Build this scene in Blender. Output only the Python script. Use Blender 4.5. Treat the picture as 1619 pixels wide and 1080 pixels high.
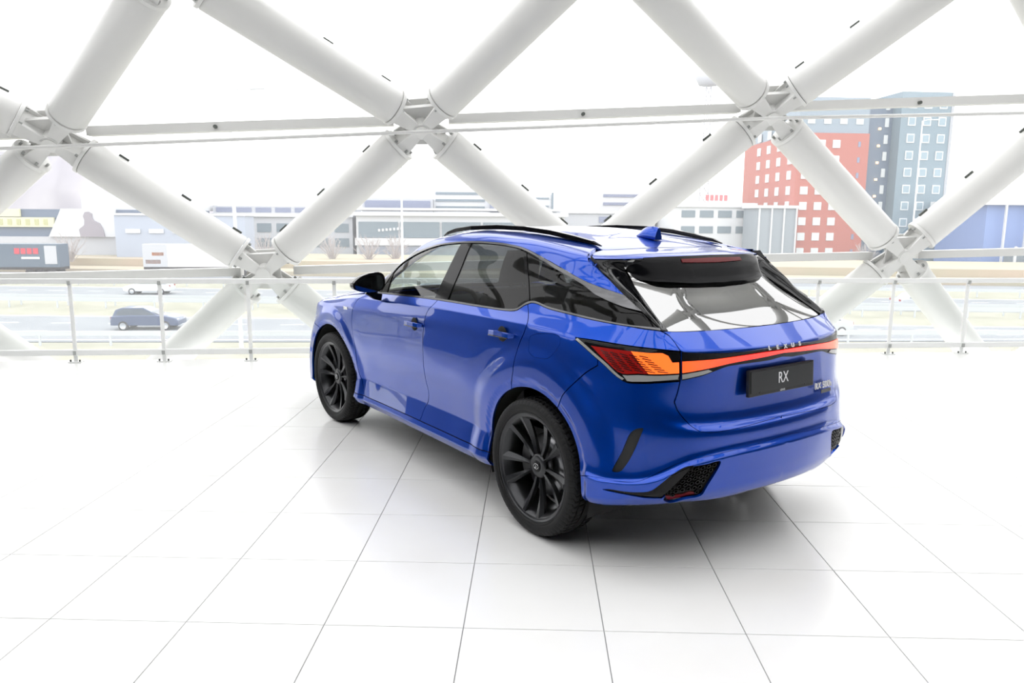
import bpy, bmesh, math, random
import numpy as np
from mathutils import Vector, Matrix
from mathutils.geometry import delaunay_2d_cdt
random.seed(7)
D = bpy.data; SC = bpy.context.scene
for _o in list(D.objects): D.objects.remove(_o, do_unlink=True)
# ---------------------------------------------------------------- camera
CP = (-4.61202, 3.32696, 1.73341); YAW, PIT, ROL, FPX = -0.61612, -0.16216, 0.00674, 1197.81
_f = Vector((math.cos(YAW)*math.cos(PIT), math.sin(YAW)*math.cos(PIT), math.sin(PIT)))
_r = _f.cross(Vector((0,0,1))).normalized(); _u = _r.cross(_f)
_r2 = _r*math.cos(ROL)+_u*math.sin(ROL); _u2 = -_r*math.sin(ROL)+_u*math.cos(ROL)
cd = D.cameras.new('camera'); cam = D.objects.new('camera', cd); SC.collection.objects.link(cam)
cam.matrix_world = Matrix(((_r2.x,_u2.x,-_f.x,CP[0]),(_r2.y,_u2.y,-_f.y,CP[1]),(_r2.z,_u2.z,-_f.z,CP[2]),(0,0,0,1)))
cd.sensor_width = 36.0; cd.lens = FPX*36.0/1619.0; cd.clip_end = 2000; cd.clip_start = .05
SC.camera = cam
# ---------------------------------------------------------------- overcast sky
W = D.worlds.new('world'); SC.world = W; W.use_nodes = True
W.node_tree.nodes['Background'].inputs[0].default_value = (.995,.995,1,1)
W.node_tree.nodes['Background'].inputs[1].default_value = SKY = 2.6
# hall has no luminaires; unseen dark walls and slab shape the light, see build_hall()
SC.view_settings.view_transform = 'Standard'; SC.view_settings.look = 'None'
SC.view_settings.exposure = 0.0; SC.view_settings.gamma = 1.0; SC.view_settings.use_curve_mapping = False
SC.cycles.max_bounces = 10; SC.cycles.diffuse_bounces = 4; SC.cycles.glossy_bounces = 4; SC.cycles.transmission_bounces = 8; SC.cycles.transparent_max_bounces = 12
SC.cycles.caustics_reflective = False; SC.cycles.caustics_refractive = False; SC.cycles.sample_clamp_indirect = 6
# ---------------------------------------------------------------- materials
def mat(name, col, rough=.5, metal=0, coat=0, **k):
    m = D.materials.new(name); m.use_nodes = True; b = m.node_tree.nodes['Principled BSDF']
    b.inputs['Base Color'].default_value = (*col,1); b.inputs['Roughness'].default_value = rough; b.inputs['Metallic'].default_value = metal
    b.inputs['Coat Weight'].default_value = coat; b.inputs['Coat Roughness'].default_value = k.get('cr', .02)
    if 'ior' in k: b.inputs['IOR'].default_value = k['ior']
    if 'cior' in k: b.inputs['Coat IOR'].default_value = k['cior']
    if 'tr' in k: b.inputs['Transmission Weight'].default_value = k['tr']
    if 'em' in k: b.inputs['Emission Color'].default_value = (*k['em'],1); b.inputs['Emission Strength'].default_value = k['es']
    if k.get('alpha') is not None: b.inputs['Alpha'].default_value = k['alpha']
    return m
def noisy(m, a, b, scale=8, detail=4, coord='Object', vec=None, rough=None):
    """mix two colours with noise in the base colour"""
    nt = m.node_tree; B = nt.nodes['Principled BSDF']
    tc = nt.nodes.new('ShaderNodeTexCoord'); n = nt.nodes.new('ShaderNodeTexNoise'); n.inputs['Scale'].default_value = scale; n.inputs['Detail'].default_value = detail
    src = tc.outputs[coord]
    if vec:
        mp = nt.nodes.new('ShaderNodeMapping'); mp.inputs['Scale'].default_value = vec; nt.links.new(src, mp.inputs[0]); src = mp.outputs[0]
    nt.links.new(src, n.inputs['Vector'])
    r = nt.nodes.new('ShaderNodeValToRGB'); r.color_ramp.elements[0].color = (*a,1); r.color_ramp.elements[1].color = (*b,1)
    r.color_ramp.elements[0].position = .35; r.color_ramp.elements[1].position = .65
    nt.links.new(n.outputs['Fac'], r.inputs[0]); nt.links.new(r.outputs[0], B.inputs['Base Color'])
    return m
def glassy(name, tint, refl_ior=1.5, base_mix=0.0, base=(0,0,0)):
    """thin pane: Fresnel mirror over tinted see-through, optional milky film imitating haze"""
    m = D.materials.new(name); m.use_nodes = True; nt = m.node_tree; nt.nodes.clear()
    o = nt.nodes.new('ShaderNodeOutputMaterial'); t = nt.nodes.new('ShaderNodeBsdfTransparent'); t.inputs[0].default_value = (*tint,1)
    g = nt.nodes.new('ShaderNodeBsdfGlossy'); g.inputs['Roughness'].default_value = 0.0; g.inputs[0].default_value = (1,1,1,1)
    f = nt.nodes.new('ShaderNodeFresnel'); ge = nt.nodes.new('ShaderNodeNewGeometry'); mr = nt.nodes.new('ShaderNodeMapRange')
    mr.inputs[3].default_value = refl_ior; mr.inputs[4].default_value = 1/refl_ior      # same mirror strength from either face of the thin pane
    nt.links.new(ge.outputs['Backfacing'], mr.inputs[0]); nt.links.new(mr.outputs[0], f.inputs[0])
    mx = nt.nodes.new('ShaderNodeMixShader'); s = t.outputs[0]
    if base_mix:
        d = nt.nodes.new('ShaderNodeBsdfTranslucent'); d.inputs[0].default_value = (*base,1); m2 = nt.nodes.new('ShaderNodeMixShader'); m2.inputs[0].default_value = base_mix
        nt.links.new(t.outputs[0], m2.inputs[1]); nt.links.new(d.outputs[0], m2.inputs[2]); s = m2.outputs[0]
    nt.links.new(f.outputs[0], mx.inputs[0]); nt.links.new(s, mx.inputs[1]); nt.links.new(g.outputs[0], mx.inputs[2]); nt.links.new(mx.outputs[0], o.inputs[0])
    return m
# ---------------------------------------------------------------- object helpers
def tag(o, label=None, cat=None, group=None, kind=None):
    if label: o['label'] = label
    if cat: o['category'] = cat
    if group: o['group'] = group
    if kind: o['kind'] = kind
    return o
def link(name, me, parent=None):
    o = D.objects.new(name, me); SC.collection.objects.link(o)
    if parent is not None: o.parent = parent
    return o
def empty(name, loc=(0,0,0), rz=0, parent=None):
    o = D.objects.new(name, None); SC.collection.objects.link(o); o.location = loc; o.rotation_euler = (0,0,rz)
    if parent is not None: o.parent = parent
    return o
class MB:
    """collects shapes; build() links them as one mesh object"""
    def __init__(s): s.v = []; s.f = []; s.m = []; s.sm = []
    def add(s, v, f, mi=0, smooth=False):
        b = len(s.v); s.v += [tuple(p) for p in v]; s.f += [tuple(i+b for i in q) for q in f]; s.m += [mi]*len(f); s.sm += [smooth]*len(f); return s
    def box(s, c, d, R=None, mi=0):
        x,y,z = d[0]/2,d[1]/2,d[2]/2
        v = [Vector((i*x,j*y,k*z)) for i in (-1,1) for j in (-1,1) for k in (-1,1)]
        if R is not None: v = [R @ p for p in v]
        v = [p+Vector(c) for p in v]
        return s.add(v, [(0,1,3,2),(4,6,7,5),(0,4,5,1),(2,3,7,6),(0,2,6,4),(1,5,7,3)], mi)
    def bbox(s, a, b, mi=0): return s.box([(a[i]+b[i])/2 for i in range(3)], [abs(b[i]-a[i]) for i in range(3)], None, mi)
    def tube(s, path, r, n=12, mi=0, caps=True, smooth=True, up=None):
        P = [Vector(p) for p in path]; rr = r if hasattr(r,'__len__') else [r]*len(P); V = []; a0 = None
        for i,p in enumerate(P):
            t = (P[min(i+1,len(P)-1)]-P[max(i-1,0)]).normalized()
            if a0 is None: a0 = t.orthogonal().normalized() if up is None else (Vector(up)-t*Vector(up).dot(t)).normalized()
            a0 = (a0-t*a0.dot(t)).normalized(); b = t.cross(a0)
            V += [p+(a0*math.cos(2*math.pi*k/n)+b*math.sin(2*math.pi*k/n))*rr[i] for k in range(n)]
        F = [(i*n+k,i*n+(k+1)%n,(i+1)*n+(k+1)%n,(i+1)*n+k) for i in range(len(P)-1) for k in range(n)]
        s.add(V,F,mi,smooth)
        if caps: s.add(V[:n],[tuple(range(n))[::-1]],mi); s.add(V[-n:],[tuple(range(n))],mi)
        return s
    def rect(s, path, w, h, up=(0,0,1), mi=0):
        """bar of rectangular section swept along a path; w across, h along up"""
        P = [Vector(p) for p in path]; V = []
        for i,p in enumerate(P):
            t = (P[min(i+1,len(P)-1)]-P[max(i-1,0)]).normalized(); u = (Vector(up)-t*Vector(up).dot(t)).normalized(); b = t.cross(u)
            ww = w[i] if hasattr(w,'__len__') else w; hh = h[i] if hasattr(h,'__len__') else h
            V += [p+b*(a*ww/2)+u*(c*hh/2) for a,c in ((-1,-1),(1,-1),(1,1),(-1,1))]
        F = [(i*4+k,i*4+(k+1)%4,(i+1)*4+(k+1)%4,(i+1)*4+k) for i in range(len(P)-1) for k in range(4)]
        F += [(3,2,1,0), tuple(len(V)-4+k for k in range(4))]
        return s.add(V,F,mi)
    def lathe(s, prof, n=32, c=(0,0,0), axis='y', mi=0, smooth=True, closed=False):
        """prof: (radius, along) pairs; axis 'y' or 'z'"""
        V = []
        for k in range(n):
            a = 2*math.pi*k/n
            for r,t in prof:
                p = (r*math.cos(a), t, r*math.sin(a)) if axis=='y' else (r*math.cos(a), r*math.sin(a), t)
                V.append((p[0]+c[0],p[1]+c[1],p[2]+c[2]))
        m = len(prof); F = []
        for k in range(n):
            for i in range(m-1 if not closed else m):
                q = (k*m+i, k*m+(i+1)%m, ((k+1)%n)*m+(i+1)%m, ((k+1)%n)*m+i)
                F.append(q if axis=='y' else q[::-1])
        return s.add(V,F,mi,smooth)
    def loft(s, rings, mi=0, smooth=True, caps=True, closed=True):
        n = len(rings[0]); V = [p for r in rings for p in r]
        F = [(i*n+k,i*n+(k+1)%n,(i+1)*n+(k+1)%n,(i+1)*n+k) for i in range(len(rings)-1) for k in range(n if closed else n-1)]
        s.add(V,F,mi,smooth)
        if caps: s.add(rings[0],[tuple(range(n))[::-1]],mi); s.add(rings[-1],[tuple(range(n))],mi)
        return s
    def mesh(s, name, mats, bevel=0):
        me = D.meshes.new(name); me.from_pydata([tuple(p) for p in s.v], [], s.f)
        for m in (mats if isinstance(mats,(list,tuple)) else [mats]): me.materials.append(m)
        me.polygons.foreach_set('material_index', s.m); me.polygons.foreach_set('use_smooth', s.sm)
        bm = bmesh.new(); bm.from_mesh(me); bmesh.ops.recalc_face_normals(bm, faces=bm.faces)
        if bevel:
            bmesh.ops.remove_doubles(bm, verts=bm.verts, dist=1e-5)
            bmesh.ops.bevel(bm, geom=[e for e in bm.edges if len(e.link_faces)==2 and e.calc_face_angle(0) > .5], offset=bevel, segments=2, affect='EDGES', profile=.6)
        bm.to_mesh(me); bm.free(); me.update(); return me
    def build(s, name, mats, parent=None, bevel=0): return link(name, s.mesh(name, mats, bevel), parent)
def text_obj(name, txt, size, M, m, parent, ext=.002, align='CENTER', bold=0, sx=1.0, shear=0):
    c = D.curves.new(name, 'FONT'); c.body = txt; c.size = size; c.extrude = ext; c.align_x = align; c.align_y = 'CENTER'; c.offset = bold; c.shear = shear
    o = D.objects.new('t', c); SC.collection.objects.link(o); dg = bpy.context.evaluated_depsgraph_get(); me = D.meshes.new_from_object(o.evaluated_get(dg)); D.objects.remove(o, do_unlink=True)
    me.transform(M @ Matrix.Diagonal((sx,1,1,1))); me.materials.clear(); me.materials.append(m); me.name = name
    return link(name, me, parent)
def frame_m(o, x, y, z=None):
    x = Vector(x).normalized(); y = Vector(y); y = (y-x*y.dot(x)).normalized(); z = x.cross(y)
    return Matrix(((x.x,y.x,z.x,o[0]),(x.y,y.y,z.y,o[1]),(x.z,y.z,z.z,o[2]),(0,0,0,1)))
# ---------------------------------------------------------------- car body surface
# levels (rows, from the sill up to the roof centre) x stations (from nose centre round the left side to tail centre)
SX = ['nose0','nose1','nose2','x2.05','x1.85','x1.42','x1.0','x.62','x.2','x-.25','x-.7','x-1.05','x-1.42','x-1.75','x-1.98','corner','y.63','y.45','y.22','tail0']
LV = [
# L0 underside return
[(2.20,0,.24),(2.18,.35,.24),(2.05,.62,.24),(1.95,.76,.24),(1.85,.84,.24),(1.42,.85,.24),(1.0,.85,.24),(.62,.84,.235),(.2,.84,.23),(-.25,.84,.23),(-.7,.84,.23),(-1.05,.85,.24),(-1.42,.86,.28),(-1.75,.86,.32),(-1.96,.85,.335),(-2.14,.70,.36),(-2.23,.57,.365),(-2.28,.42,.365),(-2.30,.22,.365),(-2.30,0,.365)],
# L1 lower edge
[(2.31,0,.25),(2.28,.37,.25),(2.15,.68,.25),(2.02,.82,.25),(1.85,.90,.255),(1.42,.90,.26),(1.0,.90,.265),(.62,.895,.262),(.2,.893,.258),(-.25,.893,.256),(-.7,.895,.258),(-1.05,.90,.27),(-1.42,.915,.30),(-1.75,.915,.325),(-1.95,.905,.338),(-2.165,.745,.367),(-2.235,.60,.375),(-2.285,.44,.378),(-2.318,.22,.378),(-2.328,0,.378)],
# L2
[(2.36,0,.29),(2.33,.38,.29),(2.20,.70,.29),(2.05,.85,.29),(1.87,.93,.29),(1.42,.93,.30),(1.0,.925,.305),(.62,.925,.305),(.2,.925,.303),(-.25,.925,.302),(-.7,.925,.303),(-1.05,.93,.31),(-1.42,.945,.335),(-1.75,.945,.36),(-1.955,.93,.375),(-2.185,.770,.405),(-2.258,.62,.412),(-2.302,.45,.415),(-2.335,.22,.415),(-2.345,0,.415)],
# L3 sill / door line
[(2.38,0,.35),(2.35,.385,.35),(2.22,.71,.35),(2.07,.855,.35),(1.87,.925,.35),(1.42,.925,.35),(1.0,.915,.342),(.62,.91,.342),(.2,.908,.342),(-.25,.908,.342),(-.7,.908,.345),(-1.05,.915,.355),(-1.42,.935,.40),(-1.75,.945,.44),(-1.965,.935,.425),(-2.195,.785,.435),(-2.270,.635,.475),(-2.314,.45,.49),(-2.345,.22,.49),(-2.354,0,.49)],
# L4
[(2.40,0,.44),(2.37,.39,.44),(2.24,.715,.44),(2.085,.86,.44),(1.87,.925,.44),(1.42,.915,.44),(1.0,.893,.46),(.62,.878,.465),(.2,.871,.465),(-.25,.869,.465),(-.7,.873,.465),(-1.05,.896,.465),(-1.42,.925,.48),(-1.75,.938,.505),(-1.973,.940,.478),(-2.205,.795,.505),(-2.286,.642,.572),(-2.331,.45,.596),(-2.357,.22,.604),(-2.364,0,.606)],
# L5
[(2.42,0,.58),(2.385,.39,.58),(2.25,.71,.58),(2.09,.85,.58),(1.87,.92,.59),(1.42,.92,.60),(1.0,.905,.60),(.62,.90,.60),(.2,.897,.60),(-.25,.895,.60),(-.7,.90,.60),(-1.05,.915,.60),(-1.42,.93,.60),(-1.75,.935,.60),(-1.965,.918,.520),(-2.182,.780,.545),(-2.266,.63,.612),(-2.309,.45,.635),(-2.334,.22,.64),(-2.341,0,.64)],
# L6
[(2.41,0,.73),(2.375,.38,.73),(2.24,.68,.73),(2.07,.82,.735),(1.86,.905,.76),(1.42,.925,.78),(1.0,.928,.78),(.62,.932,.775),(.2,.934,.775),(-.25,.936,.775),(-.7,.936,.775),(-1.05,.935,.775),(-1.42,.935,.775),(-1.75,.925,.765),(-1.96,.895,.75),(-2.168,.772,.735),(-2.258,.62,.725),(-2.302,.45,.715),(-2.326,.22,.71),(-2.332,0,.71)],
# L7
[(2.38,0,.83),(2.345,.37,.83),(2.21,.65,.83),(2.05,.80,.84),(1.85,.885,.88),(1.42,.92,.925),(1.0,.926,.94),(.62,.929,.945),(.2,.931,.95),(-.25,.932,.955),(-.7,.932,.955),(-1.05,.931,.95),(-1.42,.93,.935),(-1.75,.915,.915),(-1.955,.875,.895),(-2.14,.765,.860),(-2.222,.62,.822),(-2.256,.45,.808),(-2.276,.22,.800),(-2.281,0,.800)],
# L8
[(2.36,0,.88),(2.325,.365,.88),(2.19,.64,.88),(2.045,.79,.895),(1.84,.88,.94),(1.42,.91,1.0),(1.0,.918,1.03),(.62,.922,1.04),(.2,.924,1.05),(-.25,.925,1.06),(-.7,.925,1.06),(-1.05,.924,1.055),(-1.42,.925,1.04),(-1.75,.908,1.02),(-1.95,.865,1.0),(-2.13,.755,.985),(-2.215,.62,.985),(-2.255,.45,.985),(-2.277,.22,.985),(-2.283,0,.985)],
# L9 shoulder / lamp top
[(2.345,0,.91),(2.31,.36,.905),(2.18,.63,.905),(2.04,.785,.92),(1.84,.87,.975),(1.42,.885,1.045),(1.0,.895,1.095),(.62,.90,1.11),(.2,.903,1.13),(-.25,.905,1.145),(-.7,.905,1.15),(-1.05,.905,1.155),(-1.42,.90,1.155),(-1.75,.885,1.135),(-1.945,.845,1.125),(-2.11,.745,1.12),(-2.205,.625,1.118),(-2.262,.45,1.112),(-2.30,.22,1.105),(-2.31,0,1.10)],
# L10 belt / bonnet edge / rear glass base
[(2.33,0,.93),(2.29,.35,.93),(2.16,.61,.93),(2.03,.765,.945),(1.83,.85,.995),(1.42,.855,1.065),(1.0,.86,1.125),(.62,.855,1.163),(.2,.868,1.183),(-.25,.872,1.198),(-.7,.872,1.203),(-1.05,.87,1.208),(-1.42,.862,1.212),(-1.75,.83,1.212),(-1.96,.765,1.213),(-2.085,.685,1.212),(-2.10,.61,1.200),(-2.145,.45,1.198),(-2.17,.22,1.196),(-2.176,0,1.195)],
# L11 window low / bonnet inner
[(2.0,0,1.03),(1.97,.30,1.03),(1.88,.52,1.025),(1.75,.64,1.03),(1.55,.72,1.075),(1.30,.755,1.115),(.82,.825,1.19),(.55,.82,1.26),(.15,.825,1.30),(-.25,.825,1.315),(-.68,.825,1.315),(-1.03,.825,1.31),(-1.39,.815,1.305),(-1.70,.785,1.29),(-1.90,.735,1.275),(-2.0,.665,1.272),(-2.02,.597,1.246),(-2.075,.44,1.246),(-2.105,.22,1.246),(-2.112,0,1.246)],
# L12 windscreen base at the front, window middle at the side
[(1.22,0,1.135),(1.19,.30,1.135),(1.08,.52,1.14),(.98,.63,1.145),(.88,.70,1.16),(.78,.755,1.20),(.68,.795,1.255),(.48,.785,1.345),(.13,.78,1.425),(-.25,.77,1.435),(-.66,.77,1.435),(-1.0,.77,1.42),(-1.35,.765,1.39),(-1.65,.75,1.355),(-1.83,.71,1.33),(-1.915,.65,1.325),(-1.92,.585,1.310),(-1.995,.43,1.300),(-2.032,.22,1.297),(-2.040,0,1.296)],
# L13 window top
[(.80,0,1.37),(.78,.28,1.365),(.70,.48,1.355),(.66,.60,1.325),(.64,.69,1.30),(.60,.745,1.30),(.54,.762,1.335),(.36,.748,1.43),(.03,.72,1.53),(-.25,.708,1.563),(-.62,.702,1.575),(-.97,.71,1.560),(-1.28,.725,1.485),(-1.55,.735,1.435),(-1.73,.70,1.42),(-1.78,.66,1.415),(-1.70,.555,1.447),(-1.825,.42,1.400),(-1.878,.22,1.379),(-1.890,0,1.375)],
# L14 roof edge
[(.52,0,1.51),(.50,.26,1.505),(.44,.44,1.49),(.42,.55,1.465),(.42,.61,1.455),(.41,.655,1.46),(.37,.672,1.485),(.22,.665,1.55),(0,.655,1.59),(-.25,.65,1.618),(-.6,.648,1.627),(-.93,.655,1.610),(-1.22,.67,1.575),(-1.44,.685,1.547),(-1.57,.685,1.53),(-1.60,.68,1.522),(-1.66,.60,1.522),(-1.735,.42,1.523),(-1.775,.22,1.523),(-1.785,0,1.523)],
# L15 rail line
[(.25,0,1.61),(.24,.24,1.605),(.20,.38,1.595),(.17,.45,1.588),(.14,.49,1.588),(.11,.525,1.592),(.08,.545,1.60),(0,.555,1.615),(-.12,.56,1.628),(-.32,.56,1.642),(-.6,.558,1.645),(-.88,.555,1.635),(-1.12,.55,1.615),(-1.31,.545,1.595),(-1.44,.54,1.578),(-1.50,.535,1.562),(-1.53,.47,1.562),(-1.56,.34,1.566),(-1.58,.17,1.569),(-1.585,0,1.569)],
# L16
[(.0,0,1.655),(-.01,.16,1.653),(-.03,.25,1.648),(-.05,.30,1.645),(-.07,.33,1.645),(-.09,.35,1.646),(-.11,.36,1.648),(-.16,.37,1.653),(-.25,.37,1.66),(-.4,.37,1.668),(-.62,.37,1.668),(-.84,.365,1.66),(-1.02,.36,1.645),(-1.17,.35,1.628),(-1.26,.34,1.617),(-1.31,.33,1.608),(-1.335,.29,1.609),(-1.35,.22,1.611),(-1.36,.11,1.612),(-1.362,0,1.612)],
# L17 roof centre line
[(-.15,0,1.668),(-.155,0,1.669),(-.16,0,1.669),(-.18,0,1.670),(-.2,0,1.670),(-.22,0,1.671),(-.24,0,1.672),(-.29,0,1.673),(-.38,0,1.677),(-.5,0,1.678),(-.65,0,1.676),(-.8,0,1.670),(-.93,0,1.662),(-1.03,0,1.654),(-1.09,0,1.648),(-1.12,0,1.644),(-1.14,0,1.642),(-1.15,0,1.640),(-1.16,0,1.639),(-1.165,0,1.638)],
]
PB = np.array(LV, float)
UK = np.array([0,.36,.70,.93,1.15,1.58,2.0,2.38,2.8,3.25,3.7,4.05,4.42,4.76,5.0,5.27,5.44,5.63,5.86,6.08])
VK = np.array([-.06,0,.045,.10,.20,.36,.54,.70,.80,.89,.97,1.08,1.20,1.33,1.43,1.53,1.72,2.05])
VSH = [1,2,3,4,9,10]         # rows with a crease
def _bas(K, t, sharp=()):
    t = np.clip(np.asarray(t, float), K[0], K[-1]); n = len(K)
    i = np.clip(np.searchsorted(K, t, side='right')-1, 0, n-2)
    h = K[i+1]-K[i]; s = (t-K[i])/h
    h00 = 2*s**3-3*s**2+1; h10 = s**3-2*s**2+s; h01 = -2*s**3+3*s**2; h11 = s**3-s**2
    W = np.zeros((len(t), 4))                     # nodes i-1, i, i+1, i+2
    W[:,1] += h00; W[:,2] += h01
    sh = np.zeros(n, bool); sh[list(sharp)] = True
    # tangent at i
    lo = (i == 0) | sh[i]; hm = np.where(i > 0, K[i]-K[np.maximum(i-1,0)], h)
    # non-uniform three point tangent
    a = h/(h+hm); b = hm/(h+hm)
    W[:,1] += h10*h*np.where(lo, -1/h, a/hm - b/h); W[:,2] += h10*h*np.where(lo, 1/h, b/h); W[:,0] += h10*h*np.where(lo, 0, -a/hm)
    hi = (i == n-2) | sh[i+1]; hp = np.where(i < n-2, K[np.minimum(i+2,n-1)]-K[i+1], h)
    a = hp/(h+hp); b = h/(h+hp)
    W[:,1] += h11*h*np.where(hi, -1/h, -a/h); W[:,2] += h11*h*np.where(hi, 1/h, a/h - b/hp); W[:,3] += h11*h*np.where(hi, 0, b/hp)
    I = np.stack([np.maximum(i-1,0), i, i+1, np.minimum(i+2,n-1)], 1)
    return I, W
# mirrored end stations keep the surface smooth across the centre line
_m = np.array([1,-1,1.])
PX = np.concatenate([PB[:,1:2]*_m, PB, PB[:,-2:-1]*_m], 1)
UX = np.r_[-UK[1], UK, 2*UK[-1]-UK[-2]]
def sstep(a, b, x):
    t = np.clip((x-a)/(b-a), 0, 1); return t*t*(3-2*t)
AF = (1.425, .384); AR = (-1.425, .384)
def S(u, v):
    u = np.atleast_1d(np.asarray(u, float)); v = np.atleast_1d(np.asarray(v, float))
    Iu, Wu = _bas(UX, u); Iv, Wv = _bas(VK, v, VSH)
    P = np.einsum('nij,ni,nj->n', np.ones((len(u),4,4)), Wv, Wu)  # keeps shapes honest
    Q = PX[Iv[:,:,None], Iu[:,None,:]]
    P = np.einsum('nijk,ni,nj->nk', Q, Wv, Wu)
    lowm = (1-sstep(.86,.99,v))*sstep(-.05,.02,v)
    for (cx, cz), A, r1, r2 in ((AF,.018,.535,.62),(AR,.021,.555,.68)):
        r = np.hypot(P[:,0]-cx, P[:,2]-cz)
        side = sstep(.70,.86,P[:,1])
        f = A*(1-sstep(r1,r2,r)) - .012*(1-sstep(.468,.492,r)) + .25*A*np.exp(-((r-r2-.08)/.16)**2)
        P[:,1] += f*lowm*side
    return P
def SN(u, v, e=2e-3):
    u = np.atleast_1d(np.asarray(u, float)); v = np.atleast_1d(np.asarray(v, float))
    du = S(u+e, v)-S(u-e, v); dv = S(u, np.minimum(v+e,VK[-1]))-S(u, np.maximum(v-e,VK[0]))
    n = np.cross(du, dv); l = np.linalg.norm(n, axis=1, keepdims=True)
    n = n/np.maximum(l, 1e-9)
    return -n if False else n
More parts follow.
